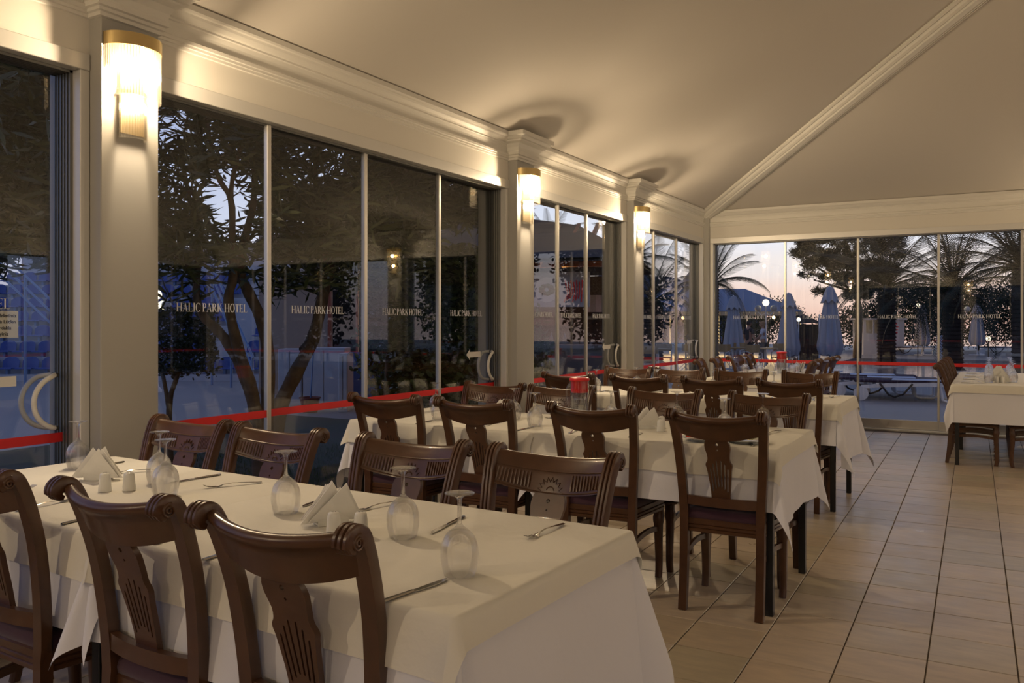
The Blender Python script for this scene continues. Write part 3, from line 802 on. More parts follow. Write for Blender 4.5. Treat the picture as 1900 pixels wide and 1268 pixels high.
# ------------------------------------------------------------------ tableware
def make_wine():
    """stemmed glass standing upside down on its rim; one solid wall profile"""
    prof_o = [(.0355, 0), (.0392, .010), (.0432, .030), (.0445, .048), (.0430, .065), (.0375, .083), (.0280, .097), (.0155, .107), (.0080, .114), (.0054, .124), (.0048, .150), (.0055, .168), (.0085, .178), (.022, .184), (.0345, .1865)]
    prof_t = [(.0345, .1885), (.020, .1880), (.0001, .1875)]
    prof_i = [(.0347, .0), (.0384, .010), (.0424, .030), (.0437, .048), (.0421, .065), (.0364, .082), (.0265, .0955), (.0130, .104), (.0001, .1065)]
    def sm(p): return smooth_path(p, 3)
    mb = MB(); mb.lathe(list(reversed(sm(prof_i)))+sm(prof_o)+prof_t, 28)
    return mb
wine0 = None; steelm = M['steel']
def wine(x, y, lb, grp, z=None):
    global wine0
    if wine0 is None:
        wine0 = empty('wine_glass'); MB
        o = make_wine().build('bowl_and_stem', M['wine'], wine0, 60); r = wine0
    else: r = copy_tree(wine0)
    r.location = (x-.015, y+.028, z or TT); r.rotation_euler = (0, 0, random.uniform(0, 6)); tag(r, lb, 'glass', grp)
kn = fk = None
def make_knife():
    r = empty('table_knife')
    hp = [(-.11, .0045), (-.105, .0072), (-.06, .0066), (-.02, .0058), (.0, .0050)]
    out = [(x, -w) for x, w in hp]+[(x, w) for x, w in reversed(hp)]
    secs = []
    for x, w in hp: secs.append([(x, -w, .002), (x, -w*.6, .0048), (x, w*.6, .0048), (x, w, .002), (x, w*.6, 0), (x, -w*.6, 0)])
    MB().sweep(secs).build('handle', steelm, r, 40)
    bl = [(0, -.005), (.01, -.008), (.06, -.0095), (.095, -.006), (.108, .002), (.112, .0075), (.06, .0075), (0, .005)]
    MB().prism(bl, lambda u, v, s: (u, v, .0012+.0014*s)).build('blade', steelm, r, 30)
    return r
def make_fork():
    r = empty('table_fork')
    path = [(-.105, .0075, .003), (-.09, .008, .0035), (-.05, .0048, .0065), (0, .0035, .009), (.030, .0038, .006), (.045, .009, .002), (.055, .0125, .001)]
    secs = []
    for x, w, z in path: secs.append([(x, -w, z), (x, 0, z+.0022), (x, w, z), (x, 0, z-.0006)])
    MB().sweep(secs).build('handle', steelm, r, 50)
    mb = MB()
    for k in range(4):
        y = -.0105+.007*k
        mb.sweep([[(x, y-w, z), (x, y+w, z), (x, y+w, z+.0016), (x, y-w, z+.0016)] for x, w, z in ((.052, .0026, .001), (.068, .0016, .0015), (.085, .0014, .005), (.097, .0006, .0095))])
    mb.build('tines', steelm, r, 40)
    return r
def cutlery(kind, tip, butt, lb, grp, z=None):
    """place so that the working end points to tip"""
    global kn, fk
    tx, ty = tip; bx_, by_ = butt; a = atan2(ty-by_, tx-bx_); c = ((tx+bx_)/2, (ty+by_)/2)
    if kind == 'k':
        if kn is None: kn = make_knife(); r = kn
        else: r = copy_tree(kn)
    else:
        if fk is None: fk = make_fork(); r = fk
        else: r = copy_tree(fk)
    r.location = (c[0], c[1], z or TT+.0005); r.rotation_euler = (0, 0, a)
    tag(r, lb, 'knife' if kind == 'k' else 'fork', grp)
def mid_dir(m, deg, L=.215): return ((m[0]+cos(D(deg))*L/2, m[1]+sin(D(deg))*L/2), (m[0]-cos(D(deg))*L/2, m[1]-sin(D(deg))*L/2))
holder0 = shaker0 = None
def make_holder():
    r = empty('napkin_holder')
    MB().box(-.045, .045, -.020, .020, 0, .010, .003).build('base', M['china'], r)
    for s in (-1, 1):
        out = [(-.045, 0)]+[(-.045+.09*k/12, .040+.022*sin(pi*k/12)) for k in range(13)]+[(.045, 0)]
        MB().prism(out, lambda u, v, sd: (u, s*.020+(sd-.5)*.005, v)).build('side_plate', M['china'], r, 40)
    rd = random.Random(5)
    for k in range(9):
        y = -.015+.0037*k; dx = rd.uniform(-.016, .016); tl = rd.uniform(-.10, .14); h = rd.uniform(.105, .125)
        pts = [(-.078, .010), (.078, .010), (.006, h)]
        R_ = Matrix.Rotation(tl, 4, 'Y')
        def f(u, v, sd):
            p = R_ @ Vector((u+dx, 0, v)); fan = (k-4)*.010*(v/.11)
            return (p.x, y+fan+(sd-.5)*.0022, max(p.z, .008))
        MB().prism(pts, f).build('napkin', M['paper'], r, smooth=False)
    return r
def make_shaker():
    r = empty('shaker')
    MB().lathe(smooth_path([(.0001, 0), (.020, .0), (.0215, .004), (.0195, .030), (.0175, .052), (.0135, .062), (.0001, .0645)], 3), 20).build('body', M['china'], r, 50)
    mb = MB()
    for k in range(5):
        a = k*2*pi/5; mb.lathe([(.0001, .0646), (.0013, .0646), (.0013, .0638), (.0001, .0638)], 6, (.005*cos(a), .005*sin(a), 0))
    mb.build('pour_holes', M['hole'], r)
    return r
def holder(x, y, deg, lb, sh=()):
    global holder0, shaker0
    if holder0 is None: holder0 = make_holder(); r = holder0
    else: r = copy_tree(holder0)
    r.location = (x, y, TT); r.rotation_euler = (0, 0, D(deg)); tag(r, lb, 'napkin holder', 'white napkin holders filled with paper napkins')
    for sx, sy, sl in sh:
        if shaker0 is None: shaker0 = make_shaker(); s = shaker0
        else: s = copy_tree(shaker0)
        s.location = (sx, sy, TT); s.rotation_euler = (0, 0, 0); tag(s, sl, 'shaker', 'white porcelain salt and pepper shakers')
# front table
gl = [(-1.05, 1.60), (-1.37, 1.81), (-1.86, 1.87), (-2.40, 1.86), (-2.60, 1.99), (-3.17, 2.05)]
for k, (x, y) in enumerate(gl): wine(x, y, 'upturned clear wine glass on the front table, %s from the right' % ORD[k], 'upturned wine glasses on the front table')
holder(-1.66, 1.86, 62, 'white napkin holder with fanned paper napkins on the front table, right one', [(-1.565, 1.765, 'left porcelain shaker beside the right napkin holder on the front table'), (-1.50, 1.80, 'right porcelain shaker beside the right napkin holder on the front table')])
holder(-2.88, 1.96, 35, 'white napkin holder with fanned paper napkins on the front table, left one', [(-2.66, 1.835, 'left porcelain shaker beside the left napkin holder on the front table'), (-2.60, 1.885, 'right porcelain shaker beside the left napkin holder on the front table')])
FAR = [('f', (-1.08, 1.97), (-1.07, 2.18)), ('k', (-1.34, 1.90), (-1.37, 2.12)), ('f', (-1.70, 2.00), (-1.66, 2.21)), ('k', (-1.89, 1.98), (-1.92, 2.20)), ('f', (-2.41, 2.02), (-2.30, 2.22)), ('k', (-2.59, 2.03), (-2.56, 2.25)), ('f', (-2.96, 2.02), (-2.85, 2.21)), ('k', (-3.15, 2.04), (-3.15, 2.26))]
NEAR = [('k', (-1.065, 1.580), (-1.100, 1.365)), ('k', (-1.67, 1.63), (-1.67, 1.415)), ('f', (-1.97, 1.66), (-1.90, 1.45)), ('k', (-2.35, 1.68), (-2.32, 1.465)), ('f', (-2.62, 1.71), (-2.61, 1.50)), ('f', (-2.93, 1.76), (-2.92, 1.55))]
def lay(lst, side, tname, grp):
    cnt = {'k': 0, 'f': 0}
    for kd, tp, bt in lst:
        nm = 'knife' if kd == 'k' else 'fork'
        cutlery(kd, tp, bt, 'steel %s on the %s side of %s, %s %s from right' % (nm, side, tname, ORD[cnt[kd]], nm), 'cutlery on '+grp); cnt[kd] += 1
lay(FAR, 'far', 'the front table', 'the front table'); lay(NEAR, 'near', 'the front table', 'the front table')
# second table
gl = [(-1.10, 4.78), (-1.20, 4.36), (-1.56, 4.66), (-1.90, 4.50), (-2.23, 4.18), (-2.50, 4.42), (-2.89, 4.18), (-3.20, 4.60)]
for k, (x, y) in enumerate(gl): wine(x, y, 'upturned clear wine glass on the second table back, %s from the right' % ORD[k], 'upturned wine glasses on the second table back')
holder(-1.66, 4.42, 40, 'white napkin holder with paper napkins on the right half of the second table', [(-1.55, 4.345, 'porcelain shaker right of the napkin holder on the second table'), (-1.60, 4.50, 'porcelain shaker behind the napkin holder on the second table')])
holder(-2.60, 4.44, 30, 'white napkin holder on the left half of the second table, behind a chair', [(-2.53, 4.32, 'porcelain shaker on the left half of the second table')])
lay([('k', (-1.04, 4.22), (-.98, 4.02)), ('k', (-1.61, 4.23), (-1.60, 4.01)), ('f', (-1.97, 4.21), (-1.93, 4.0)), ('k', (-2.235, 4.18), (-2.23, 3.965)), ('f', (-2.51, 4.19), (-2.47, 3.98)), ('k', (-2.91, 4.16), (-2.88, 3.945)), ('f', (-3.18, 4.18), (-3.13, 3.98))], 'near', 'the second table back', 'the second table')
lay([('f', (-1.03, 4.46), (-.99, 4.67)), ('k', (-1.36, 4.56), (-1.37, 4.77)), ('f', (-1.74, 4.55), (-1.72, 4.76)), ('k', (-2.06, 4.56), (-2.07, 4.77)), ('f', (-2.36, 4.55), (-2.33, 4.76)), ('k', (-2.70, 4.56), (-2.71, 4.77))], 'far', 'the second table back', 'the second table')
# plates with fruit
def plate(x, y, lb):
    r = empty('plate', (x, y, TT+.0005), 0, lb, 'plate', 'white plates with fruit')
    MB().lathe(smooth_path([(.0001, .002), (.055, .0), (.062, .003), (.085, .011), (.105, .016), (.106, .0185), (.085, .0135), (.060, .0065), (.0001, .005)], 3), 36).build('dish', M['china'], r, 50)
    return r
plate(-1.245, 4.10, 'white plate holding watermelon slices on the second table'); plate(-1.04, 4.135, 'white plate holding yellow melon slices on the second table')
def slice_(px, py, pz, rz, c, nm, lb, grp, R_=.065):
    r = empty(nm, (px, py, pz), rz, lb, 'fruit', grp)
    prof = [(R_*cos(a), R_*sin(a)) for a in [pi*q/12 for q in range(13)]]
    MB().prism(prof, lambda u, v, s: (u, v-.02, (v*.12)+s*.016)).build('flesh', c, r, 40)
    MB().sweep([[(R_*cos(a)*k, R_*sin(a)*k-.02, R_*sin(a)*.12+e) for k, e in ((.98, .0), (1.05, .0), (1.05, .0145), (.98, .0145))] for a in [pi*q/12 for q in range(13)]]).build('rind', M['rind'], r, 40)
    return r
for k in range(4):
    slice_(-1.275+.020*k, 4.10+.004*k, TT+.016+.002*k, D(20-38*k), M['melon'], 'watermelon_slice', 'red watermelon slice on the left plate, %s from the left' % ORD[k], 'watermelon slices', .052)
for k in range(4):
    slice_(-1.07+.020*k, 4.135+.003*k, TT+.016+.002*k, D(30-40*k), M['yellow'], 'melon_slice', 'yellow melon slice on the right plate, %s from the left' % ORD[k], 'yellow melon slices', .050)
# jugs
def make_jug():
    r = empty('water_jug'); n = 32; H = .235
    def rad(z, a): return (.050+.008*(z/H))*(1+.035*cos(8*a)*(1 if .03 < z < .2 else .3))
    secs = []
    for z, k in [(0, .9), (.004, 1), (.04, 1), (.10, 1), (.16, 1), (.2, 1), (H, 1.02)]: secs.append([(rad(z, a)*k*cos(a), rad(z, a)*k*sin(a), z) for a in [2*pi*q/n for q in range(n)]])
    for z, k in [(H, .95), (.2, .93), (.1, .93), (.012, .90)]: secs.append([(rad(z, a)*k*cos(a), rad(z, a)*k*sin(a), z) for a in [2*pi*q/n for q in range(n)]])
    MB().sweep(secs).build('glass_body', M['jug'], r, 50)
    MB().tube([(-.052, 0, .20), (-.085, 0, .205), (-.102, 0, .17), (-.098, 0, .11), (-.07, 0, .06), (-.050, 0, .05)], [.009, .009, .009, .008, .008, .007], 8).build('handle', M['jug'], r, 60)
    MB().lathe(smooth_path([(.0001, .165), (.050, .165), (.0505, .20), (.053, .236), (.060, .238), (.061, .246), (.056, .254), (.030, .258), (.0001, .258)], 2), 28).build('lid', M['redplastic'], r, 50)
    MB().lathe([(.0001, .0125), (.0445, .0125), (.0455, .06), (.047, .125), (.0001, .125)], 24).build('water', M['jug'], r, 50)
    return r
jg = make_jug(); jg.location = (-2.16, 4.62, TT); jg.rotation_euler = (0, 0, D(-15)); tag(jg, 'ribbed glass water jug with a red lid on the second table back', 'jug')
j2 = copy_tree(jg, (-2.14, 10.16, TT), 0, 'tall glass water jug with red lid on the table in the back corner')
# third table
gl = [(-1.20, 6.92), (-1.54, 7.06), (-2.03, 7.0), (-2.48, 6.88), (-2.76, 7.12), (-2.94, 6.64)]
for k, (x, y) in enumerate(gl): wine(x, y, 'upturned clear wine glass on the third table back, %s from the right' % ORD[k], 'upturned wine glasses on the third table back')
lay([('f', (-1.20, 6.82), (-1.16, 6.62)), ('k', (-1.50, 6.80), (-1.49, 6.59)), ('f', (-1.78, 6.80), (-1.76, 6.59)), ('k', (-2.18, 6.80), (-2.17, 6.59)), ('f', (-2.62, 6.8), (-2.58, 6.6)), ('k', (-2.90, 6.8), (-2.89, 6.6))], 'near', 'the third table back', 'the third table')
lay([('f', (-1.10, 6.97), (-1.06, 7.17)), ('k', (-1.42, 6.98), (-1.42, 7.18)), ('f', (-1.86, 6.98), (-1.84, 7.18)), ('k', (-2.26, 6.98), (-2.26, 7.18))], 'far', 'the third table back', 'the third table')
# back corner table
for k, (x, y) in enumerate([(-2.52, 10.0), (-2.48, 10.5), (-2.30, 10.75), (-2.30, 9.80), (-2.02, 10.45), (-1.98, 10.0)]): wine(x, y, 'upturned clear wine glass on the back corner table, %s from the left' % ['leftmost', 'second', 'third', 'fourth', 'fifth', 'sixth'][k], 'upturned wine glasses on the back corner table')
holder(-2.20, 9.72, 40, 'white napkin holder with paper napkins on the back corner table, front one'); holder(-2.02, 10.62, 90, 'white napkin holder with paper napkins on the back corner table, rear one')
# right table: two rows of glasses, knives and forks lying across
for k, y in enumerate((9.50, 9.92, 10.45, 10.95, 11.40)): wine(-.01, y, 'upturned wine glass in the left row on the right edge table, %s from the front' % ORD[k], 'upturned wine glasses, left row of the right edge table')
for k, y in enumerate((9.72, 10.15, 10.6, 11.05, 11.4)): wine(.20, y, 'upturned wine glass in the right row on the right edge table, %s from the front' % ORD[k], 'upturned wine glasses, right row of the right edge table')
holder(.08, 9.66, 0, 'white napkin holder with paper napkins on the right edge table, front one', [(.045, 9.60, 'left porcelain shaker before the napkin holder on the right edge table'), (.10, 9.60, 'right porcelain shaker before the napkin holder on the right edge table')])
holder(.06, 10.75, 0, 'white napkin holder with paper napkins on the right edge table, rear one')
for k, y in enumerate((9.36, 9.98, 10.60, 11.20)):
    cutlery('k', (-.04, y), (-.26, y), 'steel knife lying across the left edge of the right edge table, %s from the front' % ORD[k], 'cutlery on the right edge table')
    cutlery('f', (-.05, y+.24), (-.26, y+.24), 'steel fork lying across the left edge of the right edge table, %s from the front' % ORD[k], 'cutlery on the right edge table')
# ------------------------------------------------------------------ outdoors
GZ = -.06
M['paving'] = mat('blue_grey_paving', (.30, .29, .28), .55, noise=(.5, .5, (.22, .21, .21)), bump=(3, .2, .02))
M['soil'] = mat('dark_lawn_soil', (.035, .05, .02), .95, noise=(3, .8, (.06, .05, .03)))
M['grass'] = leafmat('grass_blades', (.03, .075, .015), (.07, .12, .03), .8)
M['concrete'] = mat('white_painted_concrete', (.50, .50, .52), .8)
M['blueseat'] = mat('blue_plastic_seat', (.02, .06, .28), .4)
M['rail'] = mat('blue_painted_rail', (.16, .26, .45), .4, .2)
M['beige'] = mat('beige_render', (.36, .28, .21), .9)
M['dark'] = mat('dark_interior', (.02, .018, .016), .9)
M['whitepanel'] = mat('white_enamel', (.50, .50, .52), .4)
M['bluecloth'] = mat('blue_board', (.04, .12, .32), .7)
M['pot'] = mat('brown_red_pot', (.20, .04, .03), .5)
M['bark'] = mat('grey_brown_bark', (.16, .115, .075), .9, noise=(12, .8, (.08, .055, .035)), bump=(30, .6, .01))
M['barkdark'] = mat('dark_bark', (.055, .04, .03), .95, bump=(20, .6, .02))
M['olea'] = leafmat('oleander_leaf', (.030, .050, .014), (.085, .10, .030), .45)
M['bush'] = leafmat('bush_leaf', (.022, .050, .014), (.07, .11, .03), .5)
M['darkleaf'] = leafmat('hedge_leaf', (.012, .022, .010), (.03, .045, .018), .7)
M['palm'] = mat('palm_frond', (.022, .032, .014), .6)
M['pine'] = leafmat('pine_needles', (.010, .018, .009), (.022, .03, .014), .8)
M['parasol'] = mat('white_parasol_canvas', (.42, .42, .44), .9, bump=(8, .3, .02))
M['whiteplastic'] = mat('white_plastic', (.80, .80, .80), .4)
M['loungepad'] = mat('dark_striped_cushion', (.05, .03, .05), .9)
M['loungepad2'] = mat('pale_blue_towel', (.62, .66, .74), .9)
M['globe'] = emis('lit_globe', (1, .86, .58), 3.2)
M['warmlamp'] = emis('warm_outdoor_bulb', (1, .60, .22), 12)
M['globeoff'] = mat('opal_globe', (.5, .47, .40), .4)
M['tent'] = mat('blue_tent_canvas', (.30, .36, .48), .8)
M['redwood'] = mat('red_stained_timber', (.26, .07, .03), .6)
M['roof'] = mat('dark_shingle_roof', (.05, .045, .045), .9)
M['stone'] = mat('grey_stone_tile', (.16, .17, .19), .6)
M['rattan'] = mat('honey_rattan', (.42, .26, .10), .6)
M['awning'] = mat('striped_awning', (.35, .38, .36), .8)
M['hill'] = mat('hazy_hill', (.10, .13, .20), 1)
def watermat(nm, col, sc):
    m = mat(nm, col, .06, spec=.6); nt = m.node_tree; b = nt.nodes['Principled BSDF']
    t = nd(nt, 'ShaderNodeTexCoord'); n = nd(nt, 'ShaderNodeTexNoise'); n.inputs['Scale'].default_value = sc; n.inputs['Detail'].default_value = 3
    mp = nd(nt, 'ShaderNodeMapping'); mp.inputs['Scale'].default_value = (1, 3, 1); lk(nt, t.outputs['Object'], mp.inputs[0]); lk(nt, mp.outputs[0], n.inputs[0])
    u = nd(nt, 'ShaderNodeBump'); u.inputs['Strength'].default_value = .35; u.inputs['Distance'].default_value = .05; lk(nt, n.outputs[0], u.inputs['Height']); lk(nt, u.outputs[0], b.inputs['Normal']); return m
M['pool'] = watermat('pool_water', (.05, .10, .20), 2.5)
M['sea'] = watermat('sea_water', (.12, .16, .26), .15)

# ground around the pool
PX0, PX1, PY0, PY1 = -5.0, 26, 24.5, 38
SEA = 62
mb = MB()
for x0, x1, y0, y1 in ((-60, 60, YB+.30, PY0), (-60, PX0, PY0, PY1), (PX1, 60, PY0, PY1), (-60, 60, PY1, SEA), (-60, XW-.35, -20, YB+.30), (XR+.3, 60, -20, YB+.3), (XW-.35, XR+.3, -20, YF-.3)):
    mb.box(x0, x1, y0, y1, GZ-.4, GZ)
struct(mb.build('ground', M['paving'], smooth=False))
tag(MB().add([(PX0-1, PY0-1, GZ-.08), (PX1+1, PY0-1, GZ-.08), (PX1+1, PY1+1, GZ-.08), (PX0-1, PY1+1, GZ-.08)], [(0, 1, 2, 3)]).build('pool_water', M['pool'], smooth=False), 'rippled blue swimming pool water beyond the terrace', 'pool', kind='stuff')
tag(MB().add([(-900, SEA, -1.0), (900, SEA, -1.0), (900, 1500, -1.0), (-900, 1500, -1.0)], [(0, 1, 2, 3)]).build('sea', M['sea'], smooth=False), 'pale sea water beyond the hotel garden', 'sea', kind='stuff')
struct(MB().box(-9.5, XW-.36, -6, 9.6, GZ, GZ+.02).build('lawn', M['soil'], smooth=False))
rs = np.random.RandomState(11)
def blades(n, x0, x1, y0, y1, h):
    x = rs.uniform(x0, x1, n); y = rs.uniform(y0, y1, n); a = rs.uniform(0, 2*pi, n); hh = rs.uniform(.5, 1, n)*h; w = .003
    dx, dy = np.cos(a), np.sin(a); z = np.full(n, GZ+.02)
    v = np.stack([np.stack([x-dx*w, y-dy*w, z], 1), np.stack([x+dx*w, y+dy*w, z], 1), np.stack([x+dy*hh*.4, y-dx*hh*.4, z+hh], 1)], 1).reshape(-1, 3)
    return v, n
def fastmesh(name, v, k, mat_, parent=None):
    """v: (n*k,3) vertices, every k of them one face"""
    n = len(v)//k; me = bpy.data.meshes.new(name)
    me.vertices.add(len(v)); me.vertices.foreach_set('co', v.astype(np.float32).ravel())
    me.loops.add(len(v)); me.loops.foreach_set('vertex_index', np.arange(len(v), dtype=np.int32))
    me.polygons.add(n); me.polygons.foreach_set('loop_start', np.arange(0, len(v), k, dtype=np.int32)); me.polygons.foreach_set('loop_total', np.full(n, k, dtype=np.int32))
    me.update(); me.materials.append(mat_)
    o = bpy.data.objects.new(name, me); COL.objects.link(o)
    if parent: o.parent = parent
    return o
v, n = blades(26000, -7.5, -3.95, -1, 7.5, .045)
tag(fastmesh('grass', v, 3, M['grass']), 'short dark grass outside the glass wall on the left', 'grass', kind='stuff')

def leaves(name, cen, per, L, W, mt, parent, up_=.2, seed=1, spread=.5, jit=.04):
    """cen (n,3) spray centres; per leaves each, radiating"""
    r = np.random.RandomState(seed); n = len(cen)*per
    c = np.repeat(cen, per, 0)+r.normal(0, jit, (n, 3))
    d = r.normal(0, 1, (n, 3)); d[:, 2] = d[:, 2]*spread+up_; d /= np.linalg.norm(d, axis=1)[:, None]
    s = np.cross(d, r.normal(0, 1, (n, 3))); s /= np.linalg.norm(s, axis=1)[:, None]
    l = (r.uniform(.65, 1.15, n)*L)[:, None]; w = W*r.uniform(.8, 1.2, n)[:, None]/2
    nn = np.cross(d, s)
    q = np.stack([c, c+d*l*.22+s*w*.75+nn*l*.03, c+d*l*.62+s*w+nn*l*.045, c+d*l, c+d*l*.62-s*w+nn*l*.045, c+d*l*.22-s*w*.75+nn*l*.03], 1).reshape(-1, 3)
    return fastmesh(name, q, 6, mt, parent)
def blob(n, c, R, seed, hollow=0.0):
    r = np.random.RandomState(seed); p = r.normal(0, 1, (n, 3)); p /= np.linalg.norm(p, axis=1)[:, None]
    p *= (r.uniform(hollow**3, 1, n)**(1/3))[:, None]; return p*np.array(R)+np.array(c)
def P3(u, v, d):
    p = at(u, d); return Vector((p.x, p.y, zat(v, d)))
def limb(pts, r0, r1, n=9):
    pts = smooth_path([tuple(p) for p in pts], 4); m = len(pts)
    rr = [r0+(r1-r0)*(i/(m-1)) for i in range(m)]
    rr = [q*(1+.08*sin(i*1.7)) for i, q in enumerate(rr)]
    return pts, rr
# -- two many-stemmed oleander trees close to the glass
def tree(name, limbs, cen, label, mt='olea', L=.18, W=.0235, per=13, seed=1, bark='bark', up_=.1, group=None, cat='tree', jit=.03):
    base = limbs[0][0][0]; r = empty(name, (base[0], base[1], GZ), 0, label, cat, group)
    o = Vector((base[0], base[1], GZ))
    mb = MB()
    for pts, r0, r1 in limbs:
        a, b = limb([p-o for p in pts], r0, r1); mb.tube(a, b, 9)
    mb.build('trunk', M[bark], r, 80)
    leaves('foliage', np.asarray(cen)-np.array(o), per, L, W, M[mt], r, up_, seed, jit=jit)['kind'] = 'stuff'
    return r
def L(d, *uv): return [P3(u, v, d+dd) for u, v, dd in uv]
rA = np.random.RandomState(4)
def region(n, u0, u1, v0, v1, d0, d1, seed, keep=None):
    r = np.random.RandomState(seed); out = []
    while len(out) < n:
        u = r.uniform(u0, u1); v = r.uniform(v0, v1); d = r.uniform(d0, d1)
        if keep and r.uniform() > keep(u, v): continue
        p = P3(u, v, d)
        if p.x < XW-.42: out.append(tuple(p))
    return np.array(out)
limA = [(L(6.3, (486, 968, 0), (480, 800, 0), (455, 700, 0), (425, 640, 0), (400, 610, .1), (376, 585, .1), (364, 540, .2), (372, 430, .3), (352, 370, .4), (330, 250, .5)), .055, .014),
        (L(6.3, (482, 900, 0), (470, 740, 0), (440, 640, -.1), (424, 560, -.2), (432, 515, -.2), (431, 440, -.2), (428, 370, -.3), (402, 320, -.3), (380, 200, -.2)), .050, .012),
        (L(6.3, (490, 930, .1), (497, 700, .1), (490, 610, .1), (462, 545, .1), (446, 505, .1), (455, 440, .1), (470, 380, .1), (474, 290, .2), (490, 200, .2)), .058, .014),
        (L(6.3, (446, 505, .1), (400, 440, .3), (370, 380, .5), (330, 320, .6)), .030, .010),
        (L(6.3, (428, 370, -.3), (432, 330, -.4), (450, 250, -.5), (440, 160, -.5)), .020, .008),
        (L(6.3, (364, 520, .2), (300, 440, .4), (230, 380, .5), (120, 330, .6)), .028, .008)]
def keepA(u, v):
    # gaps where the sky shows between the branches
    k = 1.0
    if 370 < u < 490 and 320 < v < 460: k = .12
    if 270 < u < 360 and 190 < v < 350: k = .3
    if 400 < u < 440 and 190 < v < 230: k = .1
    if v > 470: k *= .35
    if v > 520: k *= .1
    return k
cA = np.concatenate([region(1750, -60, 520, -80, 560, 5.3, 7.6, 21, keepA), region(260, -40, 140, 80, 470, 5.0, 6.0, 22)])
tree('oleander_tree', limA, cA, 'many-stemmed oleander tree with narrow leaves outside the second glass door', seed=5, group='oleander trees outside the glass')
limB = [(L(7, (508, 930, 0), (515, 775, 0), (545, 700, 0), (580, 630, 0), (597, 560, 0), (611, 500, 0), (618, 440, 0), (632, 395, 0), (660, 350, .1), (700, 330, .2)), .072, .018),
        (L(7, (611, 490, 0), (592, 430, -.1), (583, 370, -.1), (588, 300, -.1), (588, 230, 0), (580, 150, 0)), .034, .010),
        (L(7, (625, 405, 0), (633, 360, .1), (645, 290, .2), (655, 200, .3)), .034, .010),
        (L(7, (640, 385, 0), (662, 368, -.2), (700, 355, -.3), (740, 330, -.4)), .026, .008),
        (L(7, (560, 650, 0), (585, 622, .15), (590, 618, .2)), .03, .02),
        (L(7, (660, 350, .1), (720, 280, .3), (790, 230, .6)), .02, .006)]
def keepB(u, v):
    k = 1.0
    if 510 < u < 665 and v < 345: k = .22
    if u < 560 and 340 < v < 460: k = .35
    if v > 480: k *= .25
    return k
cB = np.concatenate([region(1600, 500, 800, -60, 540, 6.2, 8.6, 23, keepB), region(1300, 700, 960, 40, 420, 7.2, 9.8, 24)])
tree('oleander_tree', limB, cB, 'thick-stemmed oleander tree with narrow leaves outside the third glass panel', seed=6, group='oleander trees outside the glass')
# leafy bush outside the last panels of the bay
limC = [(L(9.2, (716, 800, 0), (720, 700, 0), (722, 650, 0), (736, 600, 0), (728, 540, .1)), .045, .02), (L(9.2, (722, 650, 0), (770, 600, .2), (800, 540, .3)), .03, .01), (L(9.2, (720, 700, 0), (790, 640, .4), (860, 580, .5)), .03, .01)]
cC = np.concatenate([region(1500, 700, 800, 470, 620, 8.6, 10.2, 25), region(3400, 735, 960, 470, 760, 8.2, 9.6, 26)])
tree('leafy_shrub', limC, cC, 'dense dark green shrub outside the panel left of the middle column', 'bush', .10, .038, 10, 7, cat='shrub', jit=.05)
limD = [(L(8.2, (318, 900, 0), (314, 760, 0), (325, 710, 0), (345, 670, .1), (390, 640, .2)), .034, .010), (L(8.2, (314, 760, 0), (303, 700, 0), (290, 650, .1), (285, 600, .1)), .024, .008), (L(8.2, (325, 710, 0), (320, 660, .1), (335, 610, .2)), .015, .006)]
tree('small_tree', limD, region(420, 283, 400, 575, 690, 7.7, 8.9, 27), 'small forked garden tree just right of the nearest column', 'darkleaf', .05, .025, 8, 8, jit=.03)

for k, (u, d, h) in enumerate(((745, 12.6, 1.9), (815, 13.0, 2.3), (885, 13.4, 2.1), (940, 12.8, 1.7))):
    r = empty('garden_shrub', at(u, d, GZ), YAW, 'tall dark shrub mass behind the leafy bush outside, %s from left' % ORD[k], 'shrub', 'tall dark shrubs outside the left wall')
    leaves('foliage', blob(420, (0, 0, h*.52), (.62, .45, h*.5), 700+k), 9, .12, .05, M['bush'], r, .3, 730+k, 1, .08)['kind'] = 'stuff'
    MB().tube([(0, 0, 0), (.04, 0, h*.4), (.06, .02, h*.8)], [.04, .03, .02], 7).build('stem', M['barkdark'], r, 80)
# -- grandstand with blue bucket seats, square to the far left
BL = empty('grandstand', at(200, 21, 0), YAW, 'white concrete grandstand with stepped rows behind the oleander trees', 'grandstand')
bl0 = at(200, 21, 0); mb = MB()
rowh, rowd, nr = .405, .72, 8
for k in range(nr): MB().box(-5.5, 5.2, k*rowd, (k+1)*rowd+.002, GZ, .10+k*rowh).build('tier', M['concrete'], BL, smooth=False)
MB().box(-5.5, 5.2, nr*rowd, nr*rowd+.2, GZ, .10+nr*rowh+.45).build('parapet', M['concrete'], BL, smooth=False)
def make_seat():
    r = empty('stadium_seat')
    MB().sweep([[(-.20, y, z), (.20, y, z), (.20, y+.0, z-.02), (-.20, y+.0, z-.02)] for y, z in ((-.22, .15), (-.18, .17), (0, .14), (.14, .15))]).build('seat_shell', M['blueseat'], r, 50)
    secs = []
    for k in range(9):
        a = -1+2*k/8; yy = .15-.05*a*a; secs.append([(.21*a, yy, .14), (.21*a, yy+.04, .43-.10*abs(a)**3), (.21*a, yy+.055, .43-.10*abs(a)**3), (.21*a, yy+.02, .14)])
    MB().sweep(secs).build('back_shell', M['blueseat'], r, 50)
    MB().box(-.03, .03, -.06, .06, 0, .15).build('bracket', M['rail'], r, smooth=False)
    return r
st0 = make_seat(); first = True
Rm = Matrix.Translation(bl0) @ Matrix.Rotation(YAW, 4, 'Z')
